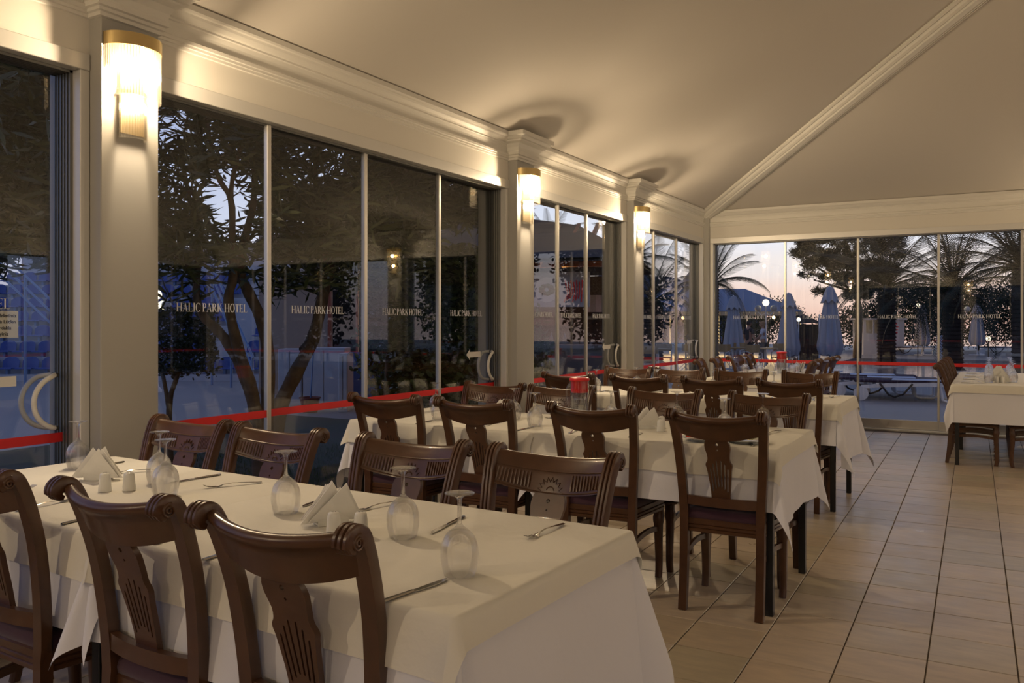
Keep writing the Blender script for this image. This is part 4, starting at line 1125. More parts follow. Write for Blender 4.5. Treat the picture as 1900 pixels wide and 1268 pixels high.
for k in range(nr-1):
    for i in range(20):
        x = -5.2+i*.50
        if 2.2 < x < 2.9 and k > 0: continue
        p = Rm @ Vector((x, k*rowd+.36, .10+k*rowh))
        o = st0 if first else copy_tree(st0); first = False
        o.location = p; o.rotation_euler = (0, 0, YAW); tag(o, 'blue bucket seat on the grandstand, %s row up, %s from left' % (ORD[k], ORD[i]), 'seat', 'blue bucket seats of the grandstand')
# stair handrails of the grandstand
for nm, u0, v0, u1, v1, d0, d1 in (('stair left of the nearest column', -40, 430, 140, 600, 19.5, 18.2), ('stair seen through the second glass door', 392, 490, 470, 665, 19.8, 18.0)):
    A = P3(u0, v0, d0); B = P3(u1, v1, d1); r = empty('stair_handrail', (A.x, A.y, GZ), 0, 'blue tubular handrail of the '+nm, 'handrail')
    o = Vector((A.x, A.y, GZ))
    for k in range(3):
        dz = Vector((0, 0, -.26*k)); MB().tube([A-o+dz, B-o+dz], .026, 8).build('rail_tube', M['rail'], r, 80)
    for t in (.02, .5, .98):
        p = A.lerp(B, t)-o; MB().tube([p, (p.x, p.y, 0)], .028, 8).build('post', M['rail'], r, 80)
# -- service building, cabinets and board in the middle of the first long bay
def wallrect(mb, A, B, z0, z1, th=.2):
    A = Vector((A.x, A.y)); B = Vector((B.x, B.y)); t = (B-A).normalized(); n = Vector((-t.y, t.x))*th
    mb.sweep([[(p.x, p.y, z0), (p.x+n.x, p.y+n.y, z0), (p.x+n.x, p.y+n.y, z1), (p.x, p.y, z1)] for p in (A, B)])
    return mb
SB = empty('service_building', (0, 0, 0), 0, 'beige rendered building with a dark doorway behind the third glass panel', 'building')
mb = MB(); wallrect(mb, at(480, 17.2), at(611, 17), GZ, 3.2); wallrect(mb, at(700, 17), at(830, 16.8), GZ, 3.2); wallrect(mb, at(611, 17), at(700, 17), 2.05, 3.2)
mb.build('wall', M['beige'], SB, smooth=False)
mb = MB(); wallrect(mb, at(470, 16.9), at(840, 16.5), 2.35, 2.75, .15); mb.build('fascia_board', M['whitepanel'], SB, smooth=False)
mb = MB(); wallrect(mb, at(600, 18.2), at(712, 18.2), GZ, 2.1, .1); mb.build('dark_room', M['dark'], SB, smooth=False)
mb = MB(); wallrect(mb, at(608, 16.95), at(613, 16.95), GZ, 2.1, .1); wallrect(mb, at(660, 16.95), at(664, 16.95), GZ, 2.1, .1); wallrect(mb, at(698, 16.95), at(703, 16.95), GZ, 2.1, .1); mb.build('door_frame', M['redwood'], SB, smooth=False)
for k, (u0, u1, d, h, lb) in enumerate(((516, 560, 14.3, 1.0, 'white cabinet left of the mop bucket outside'), (562, 640, 14.3, 1.02, 'wide white cabinet behind the red brown pot outside'), (628, 645, 13.6, .95, 'narrow white cabinet with an open door outside'))):
    p = at((u0+u1)/2, d, GZ); r = empty('storage_cabinet', p, YAW, lb, 'cabinet'); w = (u1-u0)/FPX*d/2
    MB().box(-w, w, 0, .5, 0, h, .008).build('body', M['whitepanel'], r)
    for q in (0, 1): MB().box(-w+q*w+.01, -w+(q+1)*w-.01, -.02, -.001, .05, h-.04, .004).build('door', M['whitepanel'], r)
p = at(683, 15.2, GZ); r = empty('blue_board', p, YAW, 'blue panel board with red pattern behind the third glass panel', 'board')
MB().box(-.45, .40, 0, .05, .05, .92).build('panel', M['bluecloth'], r, smooth=False)
mb = MB()
for k in range(26):
    a = rs.uniform(-.14, .10); b = .32+rs.uniform(-.2, .2); w = rs.uniform(.006, .02); mb.box(a, a+w*2, -.003, -.001, b, b+w)
mb.build('red_pattern', M['stripe'], r, smooth=False)
for x in (-.43, .36): MB().box(x, x+.03, 0, .05, 0, .92).build('post', M['whitepanel'], r, smooth=False)
p = at(575, 13.6, GZ); r = empty('plastic_bucket', p, 0, 'red brown bucket holding a mop handle outside the glass', 'bucket')
MB().lathe([(.0001, 0), (.12, 0), (.16, .22), (.175, .225), (.175, .245), (.15, .245), (.11, .02), (.0001, .02)], 20).build('pail', M['pot'], r, 40)
MB().tube([(0, 0, .03), (.03, .05, 1.05)], .012, 8).build('mop_handle', M['rail'], r, 80)

# -- food kiosk with orange lit rafters, behind the second bay
KX, KY = -8.0, 12.8
K = empty('food_kiosk', (KX, KY, GZ), D(16), 'timber food kiosk with orange lit rafters, dark roof and a picture banner', 'kiosk')
def rel(o): return o
for x in (-.55, .95, 2.35): MB().box(x-.07, x+.07, -.07, .07, 0, 2.5, .006).build('post', M['redwood'], K)
for x in (-.55, 2.35): MB().box(x-.07, x+.07, 2.6, 2.74, 0, 2.5, .006).build('post', M['redwood'], K)
MB().box(-.75, 2.45, -.05, .06, 2.42, 2.56).build('eave_beam', M['redwood'], K, smooth=False)
for k in range(11):
    x = -.9+k*.36
    MB().sweep([[(x-.03, -.7, 2.36), (x+.03, -.7, 2.36), (x+.03, -.7, 2.45), (x-.03, -.7, 2.45)], [(x-.03, 1.4, 3.26), (x+.03, 1.4, 3.26), (x+.03, 1.4, 3.35), (x-.03, 1.4, 3.35)]]).build('rafter', M['redwood'], K, smooth=False)
MB().add([(-1.1, -.8, 2.46), (2.9, -.8, 2.46), (1.6, 1.4, 3.25), (-.6, 1.4, 3.60), (-1.1, 3.4, 2.46), (2.9, 3.4, 2.46)], [(0, 1, 2, 3), (1, 5, 2), (5, 4, 3, 2), (4, 0, 3)]).add([(-1.1, -.8, 2.52), (2.9, -.8, 2.52), (1.6, 1.4, 3.31), (-.6, 1.4, 3.66), (-1.1, 3.4, 2.52), (2.9, 3.4, 2.52)], [(0, 1, 2, 3), (1, 5, 2), (5, 4, 3, 2), (4, 0, 3)]).build('roof', M['roof'], K, smooth=False)
MB().box(-.4, 2.3, -.02, .5, 0, 1.0).build('counter_base', M['stone'], K, smooth=False)
MB().box(-.5, 2.45, -.12, .55, 1.0, 1.06, .006).build('counter_top', M['stone'], K)
MB().box(-.5, 2.4, 2.6, 2.75, 0, 2.4).build('back_wall', M['barkdark'], K, smooth=False)
for k in range(7):
    MB().lathe([(.0001, 0), (.035, 0), (.035, .12), (.015, .17), (.012, .22), (.0001, .22)], 10, (.1+.24*k, .28, 1.06)).build('bottle', M['jug'], K, 60)
bn = MB().box(.35, 2.05, -.14, -.11, 1.72, 2.32).build('banner', M['whitepanel'], K, smooth=False)
M['food'] = mat('printed_food', (.22, .12, .06), .7, noise=(9, 1, (.10, .16, .05)))
for cx in (.78, 1.30): 
    MB().lathe([(.0001, 0), (.22, 0), (.22, .004), (.0001, .004)], 24).build('picture_plate', M['china'], bn, 40).matrix_local = Matrix.Translation((cx, -.142, 2.02)) @ Matrix.Rotation(pi/2, 4, 'X')
    mb = MB()
    for q in range(9):
        a = q*.7; mb.lathe([(.0001, 0), (.06, 0), (.05, .003), (.0001, .003)], 8, (.09*cos(a), .07*sin(a), .005+.001*q), .6)
    mb.build('picture_food', M['food'], bn, 40).matrix_local = Matrix.Translation((cx, -.145, 2.02)) @ Matrix.Rotation(pi/2, 4, 'X')
mb = MB()
for q in range(7):
    mb.tube([(1.60+.05*q, -.143, 1.80+.03*(q % 3)), (1.67+.04*q, -.143, 1.95), (1.62+.05*q, -.143, 2.18-.03*(q % 2))], .012, 5)
mb.build('red_lettering', M['stripe'], bn, 60)
for k, (x, y, z, s) in enumerate(((-.35, -.45, 2.30, .05), (-.10, -.30, 2.12, .055), (2.45, -.3, 2.28, .03), (2.5, -.3, 2.1, .03), (2.55, -.3, 1.75, .045), (.3, .5, 2.2, .035))):
    MB().ball((x, y, z), s, 10, 8).build('lamp_bulb', M['warmlamp'], K, 179)
    MB().tube([(x, y, z+s), (x, y, z+.3)], .008, 6).build('lamp_cord', M['blacksteel'], K, 80)
for x, y, z, e in ((-.25, -.35, 2.20, 14), (.5, .45, 2.3, 9), (1.5, .4, 2.3, 8)):
    l = bpy.data.lights.new('kiosk_light', 'POINT'); l.energy = e; l.color = (1, .42, .12); l.shadow_soft_size = .06
    o = bpy.data.objects.new('kiosk_light', l); COL.objects.link(o); o.parent = K; o.location = (x, y, z)
# striped awning and blue cooler panel right of the kiosk
r = empty('folding_awning', at(1128, 17, 0), YAW, 'small striped awning right of the food kiosk', 'awning')
for k in range(9):
    MB().sweep([[(-.45+.1*k, 0, 1.95), (-.35+.1*k, 0, 1.95), (-.35+.1*k, .02, 1.95), (-.45+.1*k, .02, 1.95)], [(-.5+.11*k, -.35, 1.6), (-.39+.11*k, -.35, 1.6), (-.39+.11*k, -.33, 1.6), (-.5+.11*k, -.33, 1.6)]]).build('stripe', M['awning' if k % 2 else 'whitepanel'], r, smooth=False)
for x in (-.45, .45): MB().tube([(x, .02, GZ), (x, .02, 1.95)], .02, 8).build('pole', M['rail'], r, 80)

# -- blue canvas tent with lit underside
def tent(p, rz, lx, ly, ze, zt, label, lamps):
    r = empty('canvas_tent', p, rz, label, 'tent')
    nx = 14; 
    secs = [(-lx/2, -ly/2, ze), (lx/2, -ly/2, ze), (lx/2, ly/2, ze), (-lx/2, ly/2, ze)]
    a = (-lx/2+ly*.35, 0, zt); b = (lx/2-ly*.35, 0, zt)
    vs = secs+[a, b]; v2 = [(x, y, z+.02) for x, y, z in vs]
    fs = [(0, 1, 5, 4), (1, 2, 5), (2, 3, 4, 5), (3, 0, 4)]
    MB().add(vs, fs).add(v2, fs).build('canopy', M['tent'], r, smooth=False)
    M.setdefault('valance', mat('cream_valance', (.60, .52, .36), .9))
    for k in range(nx*2):
        x0 = -lx/2+lx*k/(nx*2); x1 = x0+lx/(nx*2)
        MB().box(x0+.01, x1-.01, -ly/2-.01, -ly/2+.01, ze-.16, ze).build('valance_flap', M['valance'], r, smooth=False)
    for x in (-lx/2+.05, -lx/6, lx/6, lx/2-.05):
        for y in (-ly/2+.05, ly/2-.05): MB().tube([(x, y, 0), (x, y, ze)], .035, 8).build('pole', M['whiteplastic'], r, 80)
    for x, y, z in lamps:
        MB().ball((x, y, z), .07, 10, 8).build('lamp_bulb', M['warmlamp'], r, 179)
        l = bpy.data.lights.new('tent_light', 'POINT'); l.energy = 240; l.color = (1, .62, .22); l.shadow_soft_size = .1
        o = bpy.data.objects.new('tent_light', l); COL.objects.link(o); o.parent = r; o.location = (x, y-.12, z-.12)
    return r
tent(at(1310, 38, GZ), YAW, 7.0, 5.0, 1.95, 3.0, 'blue canvas tent with warm lit valance beyond the back corner', [(-2.3, -.8, 1.72), (-1.2, -.8, 1.70), (1.2, -.6, 1.72), (2.8, -.8, 1.72)])
# rattan cafe chairs and round tables in front of the tent
def make_cafe_chair():
    r = empty('cafe_chair')
    MB().box(-.21, .21, -.2, .2, .42, .45, .01).build('seat', M['rattan'], r)
    secs = []
    for k in range(9):
        a = pi*k/8; secs.append([(.23*cos(a), -.20*sin(a), .62), (.24*cos(a), -.22*sin(a), .84), (.225*cos(a), -.20*sin(a), .84), (.215*cos(a), -.185*sin(a), .62)])
    MB().sweep(secs).build('backrest', M['rattan'], r, 60)
    for s in (-1, 1):
        MB().tube([(s*.22, .2, 0), (s*.22, .2, .62), (s*.22, 0, .66), (s*.22, -.18, .60), (s*.20, -.22, 0)], .013, 6).build('leg', M['alu'], r, 80)
        MB().tube([(s*.22, .2, .03), (s*.18, -.2, .42)], .010, 6).build('brace', M['alu'], r, 80)
    return r
cc = make_cafe_chair(); cp_ = [(1205, 23, 30), (1232, 25, 200), (1268, 24, 120), (1345, 24.5, -30), (1372, 26, 150), (1395, 24, 60), (1448, 25, -100), (1285, 27, 20)]
for k, (u, d, dg) in enumerate(cp_):
    o = cc if k == 0 else copy_tree(cc); o.location = at(u, d, GZ); o.rotation_euler = (0, 0, D(dg))
    tag(o, 'honey rattan cafe chair on the outdoor terrace, %s from the left' % ORD[[0, 1, 2, 4, 5, 6, 7, 3][k]], 'chair', 'rattan cafe chairs on the outdoor terrace')
for k, (u, d) in enumerate(((1220, 24.2), (1360, 25.2), (1420, 24.6))):
    r = empty('cafe_table', at(u, d, GZ), 0, 'round cafe table on the outdoor terrace, %s from the left' % ORD[k], 'table', 'round cafe tables on the outdoor terrace')
    MB().lathe([(.0001, .70), (.36, .70), (.37, .715), (.36, .73), (.0001, .73)], 24).build('tabletop', M['rattan'], r, 40)
    MB().lathe([(.0001, 0), (.22, 0), (.22, .02), (.03, .05), (.03, .70), (.0001, .70)], 16).build('pedestal', M['alu'], r, 40)

# -- closed parasols
def make_parasol(H=2.48, hb=.50):
    r = empty('closed_parasol'); n = 40; secs = []
    for k in range(15):
        t = k/14; z = H-.04-(H-.04-hb)*t
        R0_ = .07+.08*t/.22 if t < .22 else .15+.22*((t-.22)/.78)
        if t > .9: R0_ *= 1-.25*(t-.9)/.1
        secs.append([(R0_*(1+.17*cos(8*a)+.05*cos(16*a+t*3))*cos(a), R0_*(1+.17*cos(8*a)+.05*cos(16*a+t*3))*sin(a), z+.03*cos(8*a)*(t > .9)) for a in [2*pi*q/n for q in range(n)]])
    MB().sweep(secs).build('canopy', M['parasol'], r, 60)
    secs = []
    for z, R_ in ((H, .07), (H-.05, .10), (H-.22, .165), (H-.42, .245), (H-.44, .225)): secs.append([(R_*(1+.10*cos(8*a))*cos(a), R_*(1+.10*cos(8*a))*sin(a), z-.05*cos(8*a)*(z < H-.3)) for a in [2*pi*q/n for q in range(n)]])
    MB().sweep(secs).build('vent_flap', M['parasol'], r, 60)
    MB().tube([(0, 0, 0), (0, 0, H+.03)], .024, 10).build('pole', M['whiteplastic'], r, 80)
    MB().box(-.35, .35, -.05, .05, 0, .05, .006).box(-.05, .05, -.35, .35, 0, .05, .006).build('cross_base', M['whiteplastic'], r)
    return r
pu = make_parasol()
for k, (u, d, s, w) in enumerate(((1361, 26.5, .93, 'leftmost, in front of the tent'), (1463, 25.5, .95, 'second from the left'), (1540, 25, 1.02, 'tall one before the pine tree'), (1711, 38.5, .93, 'just beyond the pool, left of the lamp post'), (1813, 38.5, .95, 'just beyond the pool, right of the lamp post'), (1899, 38, .95, 'at the right edge of the view'))):
    o = pu if k == 0 else copy_tree(pu); o.location = at(u, d, GZ); o.scale = (s*1.0, s*1.0, s); tag(o, 'closed white parasol outside, '+w, 'parasol', 'closed white parasols')
# -- sun loungers on the deck
def make_lounger():
    r = empty('sun_lounger')
    for s in (-1, 1):
        y = s*.30
        MB().sweep([[(x, y-.02, z-.035), (x, y+.02, z-.035), (x, y+.02, z+.035), (x, y-.02, z+.035)] for x, z in ((-.95, .16), (-.80, .25), (-.55, .28), (0, .31), (.6, .33), (.95, .33))]).build('side_rail', M['whiteplastic'], r, 40)
        MB().tube([(.50, y, .31), (.54, y, .05), (.60, y, .025), (.85, y, .025), (.90, y, .06), (.90, y, .31)], .026, 8).build('leg_loop', M['whiteplastic'], r, 60)
        MB().lathe([(.0001, -.03), (.13, -.03), (.13, .03), (.0001, .03)], 20).build('wheel', M['whiteplastic'], r, 40).matrix_local = Matrix.Translation((-.82, y*1.12, .13)) @ Matrix.Rotation(pi/2, 4, 'X')
    for k in range(12): MB().box(-.88+.155*k, -.78+.155*k, -.29, .29, .315, .33).build('slat', M['whiteplastic'], r, smooth=False)
    MB().box(-.95, .95, -.29, .29, .335, .385, .02).build('cushion', M['loungepad'], r)
    MB().box(-.30, .55, -.295, .20, .386, .396, .004).build('towel', M['loungepad2'], r)
    MB().tube([(-.5, -.34, .33), (-.35, -.35, .12), (-.25, -.35, .08), (-.1, -.34, .14), (.05, -.33, .33)], .018, 6).build('strap', M['blacksteel'], r, 80)
    return r
lg = make_lounger()
for k, (u, d, dg, w) in enumerate(((1688, 15.7, 4, 'nearest, on the deck left of the right table'), (1640, 16.5, 8, 'second, behind the nearest one'), (1606, 17.4, 10, 'third, beside the left panel'), (1690, 38.8, 2, 'far one beyond the pool'), (1860, 38.8, 2, 'far right one beyond the pool'))):
    o = lg if k == 0 else copy_tree(lg); o.location = at(u, d, GZ); o.rotation_euler = (0, 0, D(dg)); tag(o, 'white sun lounger with dark cushion, '+w, 'sun lounger', 'white sun loungers by the pool')
# -- globe lamp posts
def lamp_post(p, H, n, label, R_=.13, lit=(0,)):
    r = empty('lamp_post', p, 0, label, 'street lamp')
    MB().lathe([(.0001, 0), (.10, 0), (.10, .06), (.045, .12), (.032, .2), (.03, H-.15), (.045, H-.12), (.0001, H-.1)], 14).build('post', M['whiteplastic'], r, 50)
    for k in range(n):
        a = k*2*pi/max(n-1, 1); c = (0, 0, H) if k == 0 else (.30*cos(a), .30*sin(a), H-.22)
        MB().ball(c, R_, 14, 10).build('globe', M['globe' if k in lit else 'globeoff'], r, 179)
        if k: MB().tube([(0, 0, H-.42), (c[0]*.6, c[1]*.6, H-.48), (c[0], c[1], H-.36)], .014, 6).build('arm', M['whiteplastic'], r, 80)
    return r
lamp_post(at(1780, 37, GZ), zat(565, 37)-GZ, 4, 'lamp post with a lit globe between the two right parasols')
lamp_post(at(1421, 33, GZ), zat(562, 33)-GZ, 3, 'lamp post with a lit globe right of the blue tent')
lamp_post(at(291, 17.6, GZ), zat(547, 17.6)-GZ, 4, 'lamp post with globes just right of the nearest column', .10, (0, 1))
lamp_post(at(357, 25, GZ), zat(576, 25)-GZ, 2, 'distant lamp post with two lit globes behind the oleander tree', .13, (0, 1))
def lantern(p, H, label):
    r = empty('garden_lantern', p, 0, label, 'lantern')
    MB().tube([(0, 0, 0), (0, 0, H-.1)], .02, 8).build('post', M['blacksteel'], r, 80)
    MB().lathe([(.0001, H-.11), (.07, H-.1), (.10, H+.02), (.09, H+.05), (.0001, H+.1)], 8).build('lit_head', M['globe'], r, 30)
lantern(at(1834, 35, GZ), zat(628, 35)-GZ, 'small lit garden lantern right of the lamp post'); lantern(at(1703, 36, GZ), zat(567, 36)-GZ, 'lit garden lantern above the parasol beyond the pool')
# -- booth, hut, sign board, bin
r = empty('white_booth', at(1642, 39, GZ), YAW, 'white wooden booth with window beyond the pool', 'booth'); MB().box(-1.0, .9, 0, 1.2, 0, 1.0).build('lower_wall', M['whitepanel'], r, smooth=False)
mb = MB()
for x0, x1 in ((-1.0, -.88), (-.56, -.48), (.0, .9)): mb.box(x0, x1, 0, .06, 1.0, 1.62)
mb.box(-1.0, .9, 1.14, 1.2, 1.0, 1.62).build('upper_wall', M['whitepanel'], r, smooth=False)
MB().box(-1.1, 1.0, -.1, 1.3, 1.62, 1.70).build('roof', M['whitepanel'], r, smooth=False); MB().box(-.86, -.58, .01, .02, 1.05, 1.58).build('window_glass', M['pane'], r, smooth=False)
mb = MB()
for k, w in enumerate((.2, .34, .3, .26)): mb.box(.45-w/2, .45+w/2, -.012, -.002, 1.42-.14*k, 1.47-.14*k)
mb.build('lettering', M['stripe'], r, smooth=False)
r = empty('beach_hut', at(1498, 29, GZ), YAW, 'dark pointed wooden hut between two parasols', 'hut')
for k in range(9): MB().box(-.42+.094*k, -.335+.094*k, 0, .03, 0, 1.42).build('plank', M['barkdark'], r, smooth=False)
MB().box(-.42, .42, .03, .8, 0, 1.42).build('body', M['barkdark'], r, smooth=False)
MB().add([(-.50, -.06, 1.46), (.50, -.06, 1.46), (.50, .9, 1.46), (-.50, .9, 1.46), (0, .4, 1.78)], [(0, 1, 4), (1, 2, 4), (2, 3, 4), (3, 0, 4), (0, 3, 2, 1)]).build('roof', M['roof'], r, smooth=False)
MB().ball((-.40, -.3, 1.58), .07, 10, 8).build('lamp_bulb', M['globe'], r, 179); MB().tube([(-.40, -.3, 1.52), (-.40, -.3, 0)], .02, 8).build('lamp_pole', M['whiteplastic'], r, 80)
MB().tube([(.68-.7, -1.2, 0), (.68-.7, -1.2, 1.75)], .03, 8).build('white_pole', M['whiteplastic'], r, 80)
r = empty('sign_board', at(1753, 36, GZ), YAW, 'leaning pale sign board with lines of print beyond the pool', 'sign')
MB().prism([(-.32, 0), (.32, 0), (.24, .95), (-.28, .95)], lambda u, v, s: (u, v*.12+s*.03, v)).build('board', M['loungepad2'], r, smooth=False)
for k in range(8): MB().box(-.2, .18-.03*(k % 3), -.012+.012*k-.004, -.002+.012*k, .15+.1*k, .17+.1*k).build('print_line', M['rail'], r, smooth=False)
# -- hedges and bushes along the sea side
for k, (u, d, w, h, lb) in enumerate(((1340, 50, 3.2, 2.4, 'dark hedge behind the blue tent'), (1425, 52, 2.6, 2.6, 'ragged dark bush right of the tent'), (1590, 46, 2.6, 2.2, 'dark bush under the pine tree'), (1672, 45, 2.8, 3.2, 'dark bush right of the white booth'), (1745, 44, 2.2, 3.4, 'dark bush behind the sign board'), (1815, 46, 2.6, 3.0, 'dark bush behind the right parasols'), (1885, 44, 2.2, 3.6, 'dark bush at the right edge beyond the pool'), (1240, 52, 4, 2.6, 'dark hedge left of the blue tent'))):
    p = at(u, d, GZ); c = np.concatenate([blob(360, (0, 0, h*.55), (w, 1.2, h*.52), 60+k), blob(150, (w*.3, 0, h*.8), (w*.6, 1, h*.4), 90+k)])
    r = empty('garden_bush', p, YAW, lb, 'bush', 'dark bushes on the sea side'); leaves('foliage', c, 9, .17, .07, M['darkleaf'], r, .4, 100+k, 1, .12)['kind'] = 'stuff'
    MB().tube([(0, 0, 0), (.1, 0, h*.4), (.3, 0, h*.8)], [.06, .04, .02], 7).tube([(0, 0, 0), (-.3, 0, h*.5), (-.6, 0, h*.8)], [.05, .03, .015], 7).build('stem', M['barkdark'], r, 80)
# -- palms, every frond a part
def frond_mesh(Lf, droop, seed):
    r = np.random.RandomState(seed); q = []
    pts = []; n = 44
    for k in range(n+1):
        t = k/n; pts.append((Lf*(t-.16*droop*t**3), 0, Lf*(.42*t-droop*.72*t*t)))
    for k in range(3, n):
        p = Vector(pts[k]); tg = (Vector(pts[k+1])-Vector(pts[k-1])).normalized(); t = k/n
        ll = Lf*.17*(sin(pi*(t**.7)*.93)+.18)
        for s in (-1, 1):
            d = (tg*.75+Vector((0, s*.62, -.30-.1*r.rand()))).normalized(); w = tg*.0055
            q += [tuple(p-w), tuple(p+w), tuple(p+w*.4+d*ll), tuple(p-w*.4+d*ll)]
    m = MB(); rb = [max(.004, .02*(1-k/n)) for k in range(n+1)]; m.tube(pts, [q_*.6 for q_ in rb], 4); v0 = len(m.v)
    m.add(q, [(i, i+1, i+2, i+3) for i in range(0, len(q), 4)])
    me = bpy.data.meshes.new('frond'); me.from_pydata(m.v, [], m.f); me.materials.append(M['palm']); return me
FR = [frond_mesh(1.0, dr, 40+k) for k, dr in enumerate((.35, .55, .8, 1.1))]
def palm(u, d, v, Lf, label, n=30, tr=.22, seed=0):
    base = at(u, d, GZ); H = zat(v, d)-GZ; r = empty('palm_tree', base, seed*.7, label, 'palm', 'palm trees beyond the glass'); rd = random.Random(seed)
    prof = []
    m = int(H/.12)
    for k in range(m): prof += [(tr*(1.06 if k else 1.3), H*k/m), (tr*.92, H*(k+.8)/m)]
    MB().lathe([(.0001, 0)]+prof+[(tr*1.2, H-.05), (.0001, H+.1)], 12).build('trunk', M['barkdark'], r, 30)
    for k in range(n):
        ring_ = k/n; me = FR[min(3, int(ring_*4))]; o = bpy.data.objects.new('frond', me); COL.objects.link(o); o.parent = r
        a = k*2.39996; tilt = radians(62-95*ring_+rd.uniform(-8, 8)); s = Lf*rd.uniform(.85, 1.1)
        o.matrix_local = Matrix.Translation((0, 0, H)) @ Matrix.Rotation(a, 4, 'Z') @ Matrix.Rotation(-tilt, 4, 'Y') @ Matrix.Scale(s, 4)
    return r
palm(1322, 33, 528, 2.6, 'palm tree with drooping fronds at the left end of the back window', 26, .25, 1)
palm(1212, 31, 560, 2.4, 'stout palm with a scaly trunk behind the last left bay', 24, .36, 2)
palm(1172, 26, 485, 1.9, 'palm tree behind the third column with fronds over the kiosk', 22, .2, 3)
palm(1645, 29, 535, 3.0, 'large palm tree left of centre in the back window, before the booth', 34, .3, 4)
palm(1768, 26, 540, 3.0, 'large palm tree behind the lamp post, arching fronds', 30, .3, 5)
palm(1899, 24, 500, 3.0, 'large palm tree at the right edge of the back window', 36, .3, 6)
palm(1020, 40, 452, 2.0, 'distant palm showing above the kiosk roof', 18, .22, 7)
# -- pine
pb = at(1592, 35, GZ); pr0 = empty('pine_tree', pb, 0, 'dark umbrella pine with ragged crown in the middle of the back window', 'tree')
o_ = Vector(pb)
mb = MB()
tp = [P3(1590, 665, 35)-o_, P3(1594, 600, 35)-o_, P3(1591, 550, 35)-o_, P3(1588, 500, 35.1)-o_, P3(1570, 450, 35)-o_]
a, b = limb(tp, .17, .05); mb.tube(a, b, 10)
for uu, vv, dd in ((1490, 480, 35), (1510, 520, 34.6), (1545, 440, 35.5), (1630, 455, 35), (1650, 500, 35.4), (1560, 540, 34.5), (1620, 530, 35.6)):
    a, b = limb([P3(1590, 545, 35)-o_, (P3(1590, 530, 35)-o_).lerp(P3(uu, vv, dd)-o_, .5)+Vector((0, 0, -.15)), P3(uu, vv, dd)-o_], .07, .02); mb.tube(a, b, 7)
mb.build('trunk', M['barkdark'], pr0, 80)
cl = []
rr_ = np.random.RandomState(77)
for k in range(125):
    while True:
        u = rr_.uniform(1470, 1672); v = rr_.uniform(400, 560); e = ((u-1575)/105)**2+((v-475)/80)**2
        if e < 1 and not (v > 520 and 1480 < u < 1530 and rr_.rand() < .5): break
    c = P3(u, v, rr_.uniform(33.6, 36.4))-o_; cl.append(blob(26, tuple(c), (.34, .34, .15), 200+k))
leaves('foliage', np.concatenate(cl), 14, .17, .030, M['pine'], pr0, .5, 300, .8, .05)['kind'] = 'stuff'
# -- hotel wing and trees added out of view to the right, darkening window reflections
HB = empty('added_hotel_wing', (21, 2, GZ), 0, 'added dark hotel wing, out of view beyond the right wall', 'building')
MB().box(0, 8, -16, 14, 0, 4.4).build('wall', M['stone'], HB, smooth=False)
for k in range(9):
    for q in range(1):
        w_ = MB().box(-.06, .02, -14.6+3.1*k, -13.0+3.1*k, .9+3.3*q, 2.5+3.3*q).build('window', M['dark'], HB, smooth=False)
for k, (x, y, h) in enumerate(((4.5, 47, 8), (11, 44, 9), (18, 40, 8), (22, 30, 9), (20, 22, 7.5), (16, 19, 6.5))):
    r = empty('added_broad_tree', (x, y, GZ), 0, 'added broad dark tree, unseen right of the pool, %s from the sea' % ORD[k], 'tree', 'added dark trees right of the pool')
    c = np.concatenate([blob(900, (0, 0, h*.6), (3.4, 3.4, h*.4), 400+k), blob(400, (0, 0, h*.25), (3.0, 3.0, h*.25), 420+k)])
    leaves('foliage', c, 12, .30, .14, M['darkleaf'], r, .3, 430+k, 1, .3)['kind'] = 'stuff'
    MB().tube([(0, 0, 0), (.1, 0, h*.3), (.2, .1, h*.7)], [.22, .18, .08], 8).build('trunk', M['barkdark'], r, 80)
HB = empty('added_hotel_wing', (0, -24, GZ), 0, 'added dark low hotel wing, unseen behind the viewer', 'building')  # wing added out of view so the back window reflects something dark
MB().box(-24, 20, -6, 0, 0, 5.2).build('wall', M['stone'], HB, smooth=False)
for k in range(13): MB().box(-22+3.2*k, -20.4+3.2*k, -.02, .06, .9, 2.5).build('window', M['dark'], HB, smooth=False)
for k, (x, y) in enumerate(((-14, -15), (-8, -16), (-2, -15), (4, -16), (10, -15))):
    r = empty('added_hedge', (x, y, GZ), 0, 'added tall dark hedge, unseen behind the viewer, %s from the west' % ORD[k], 'hedge', 'added hedges behind the viewer')  # hedges added behind the camera to darken the reflections
    leaves('foliage', blob(420, (0, 0, 1.6), (3.4, .8, 1.7), 500+k), 9, .30, .14, M['darkleaf'], r, .3, 530+k, 1, .25)['kind'] = 'stuff'
    MB().tube([(0, 0, 0), (.1, 0, 1.2), (.2, .1, 2.2)], [.12, .09, .05], 8).build('trunk', M['barkdark'], r, 80)
# -- hills across the bay
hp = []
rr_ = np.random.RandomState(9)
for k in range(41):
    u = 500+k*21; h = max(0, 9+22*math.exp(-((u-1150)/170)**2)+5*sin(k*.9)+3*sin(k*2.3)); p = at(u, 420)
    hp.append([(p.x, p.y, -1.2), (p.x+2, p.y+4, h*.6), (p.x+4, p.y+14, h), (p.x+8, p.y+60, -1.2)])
struct(MB().grid(hp).build('hills', M['hill'], None, 60))

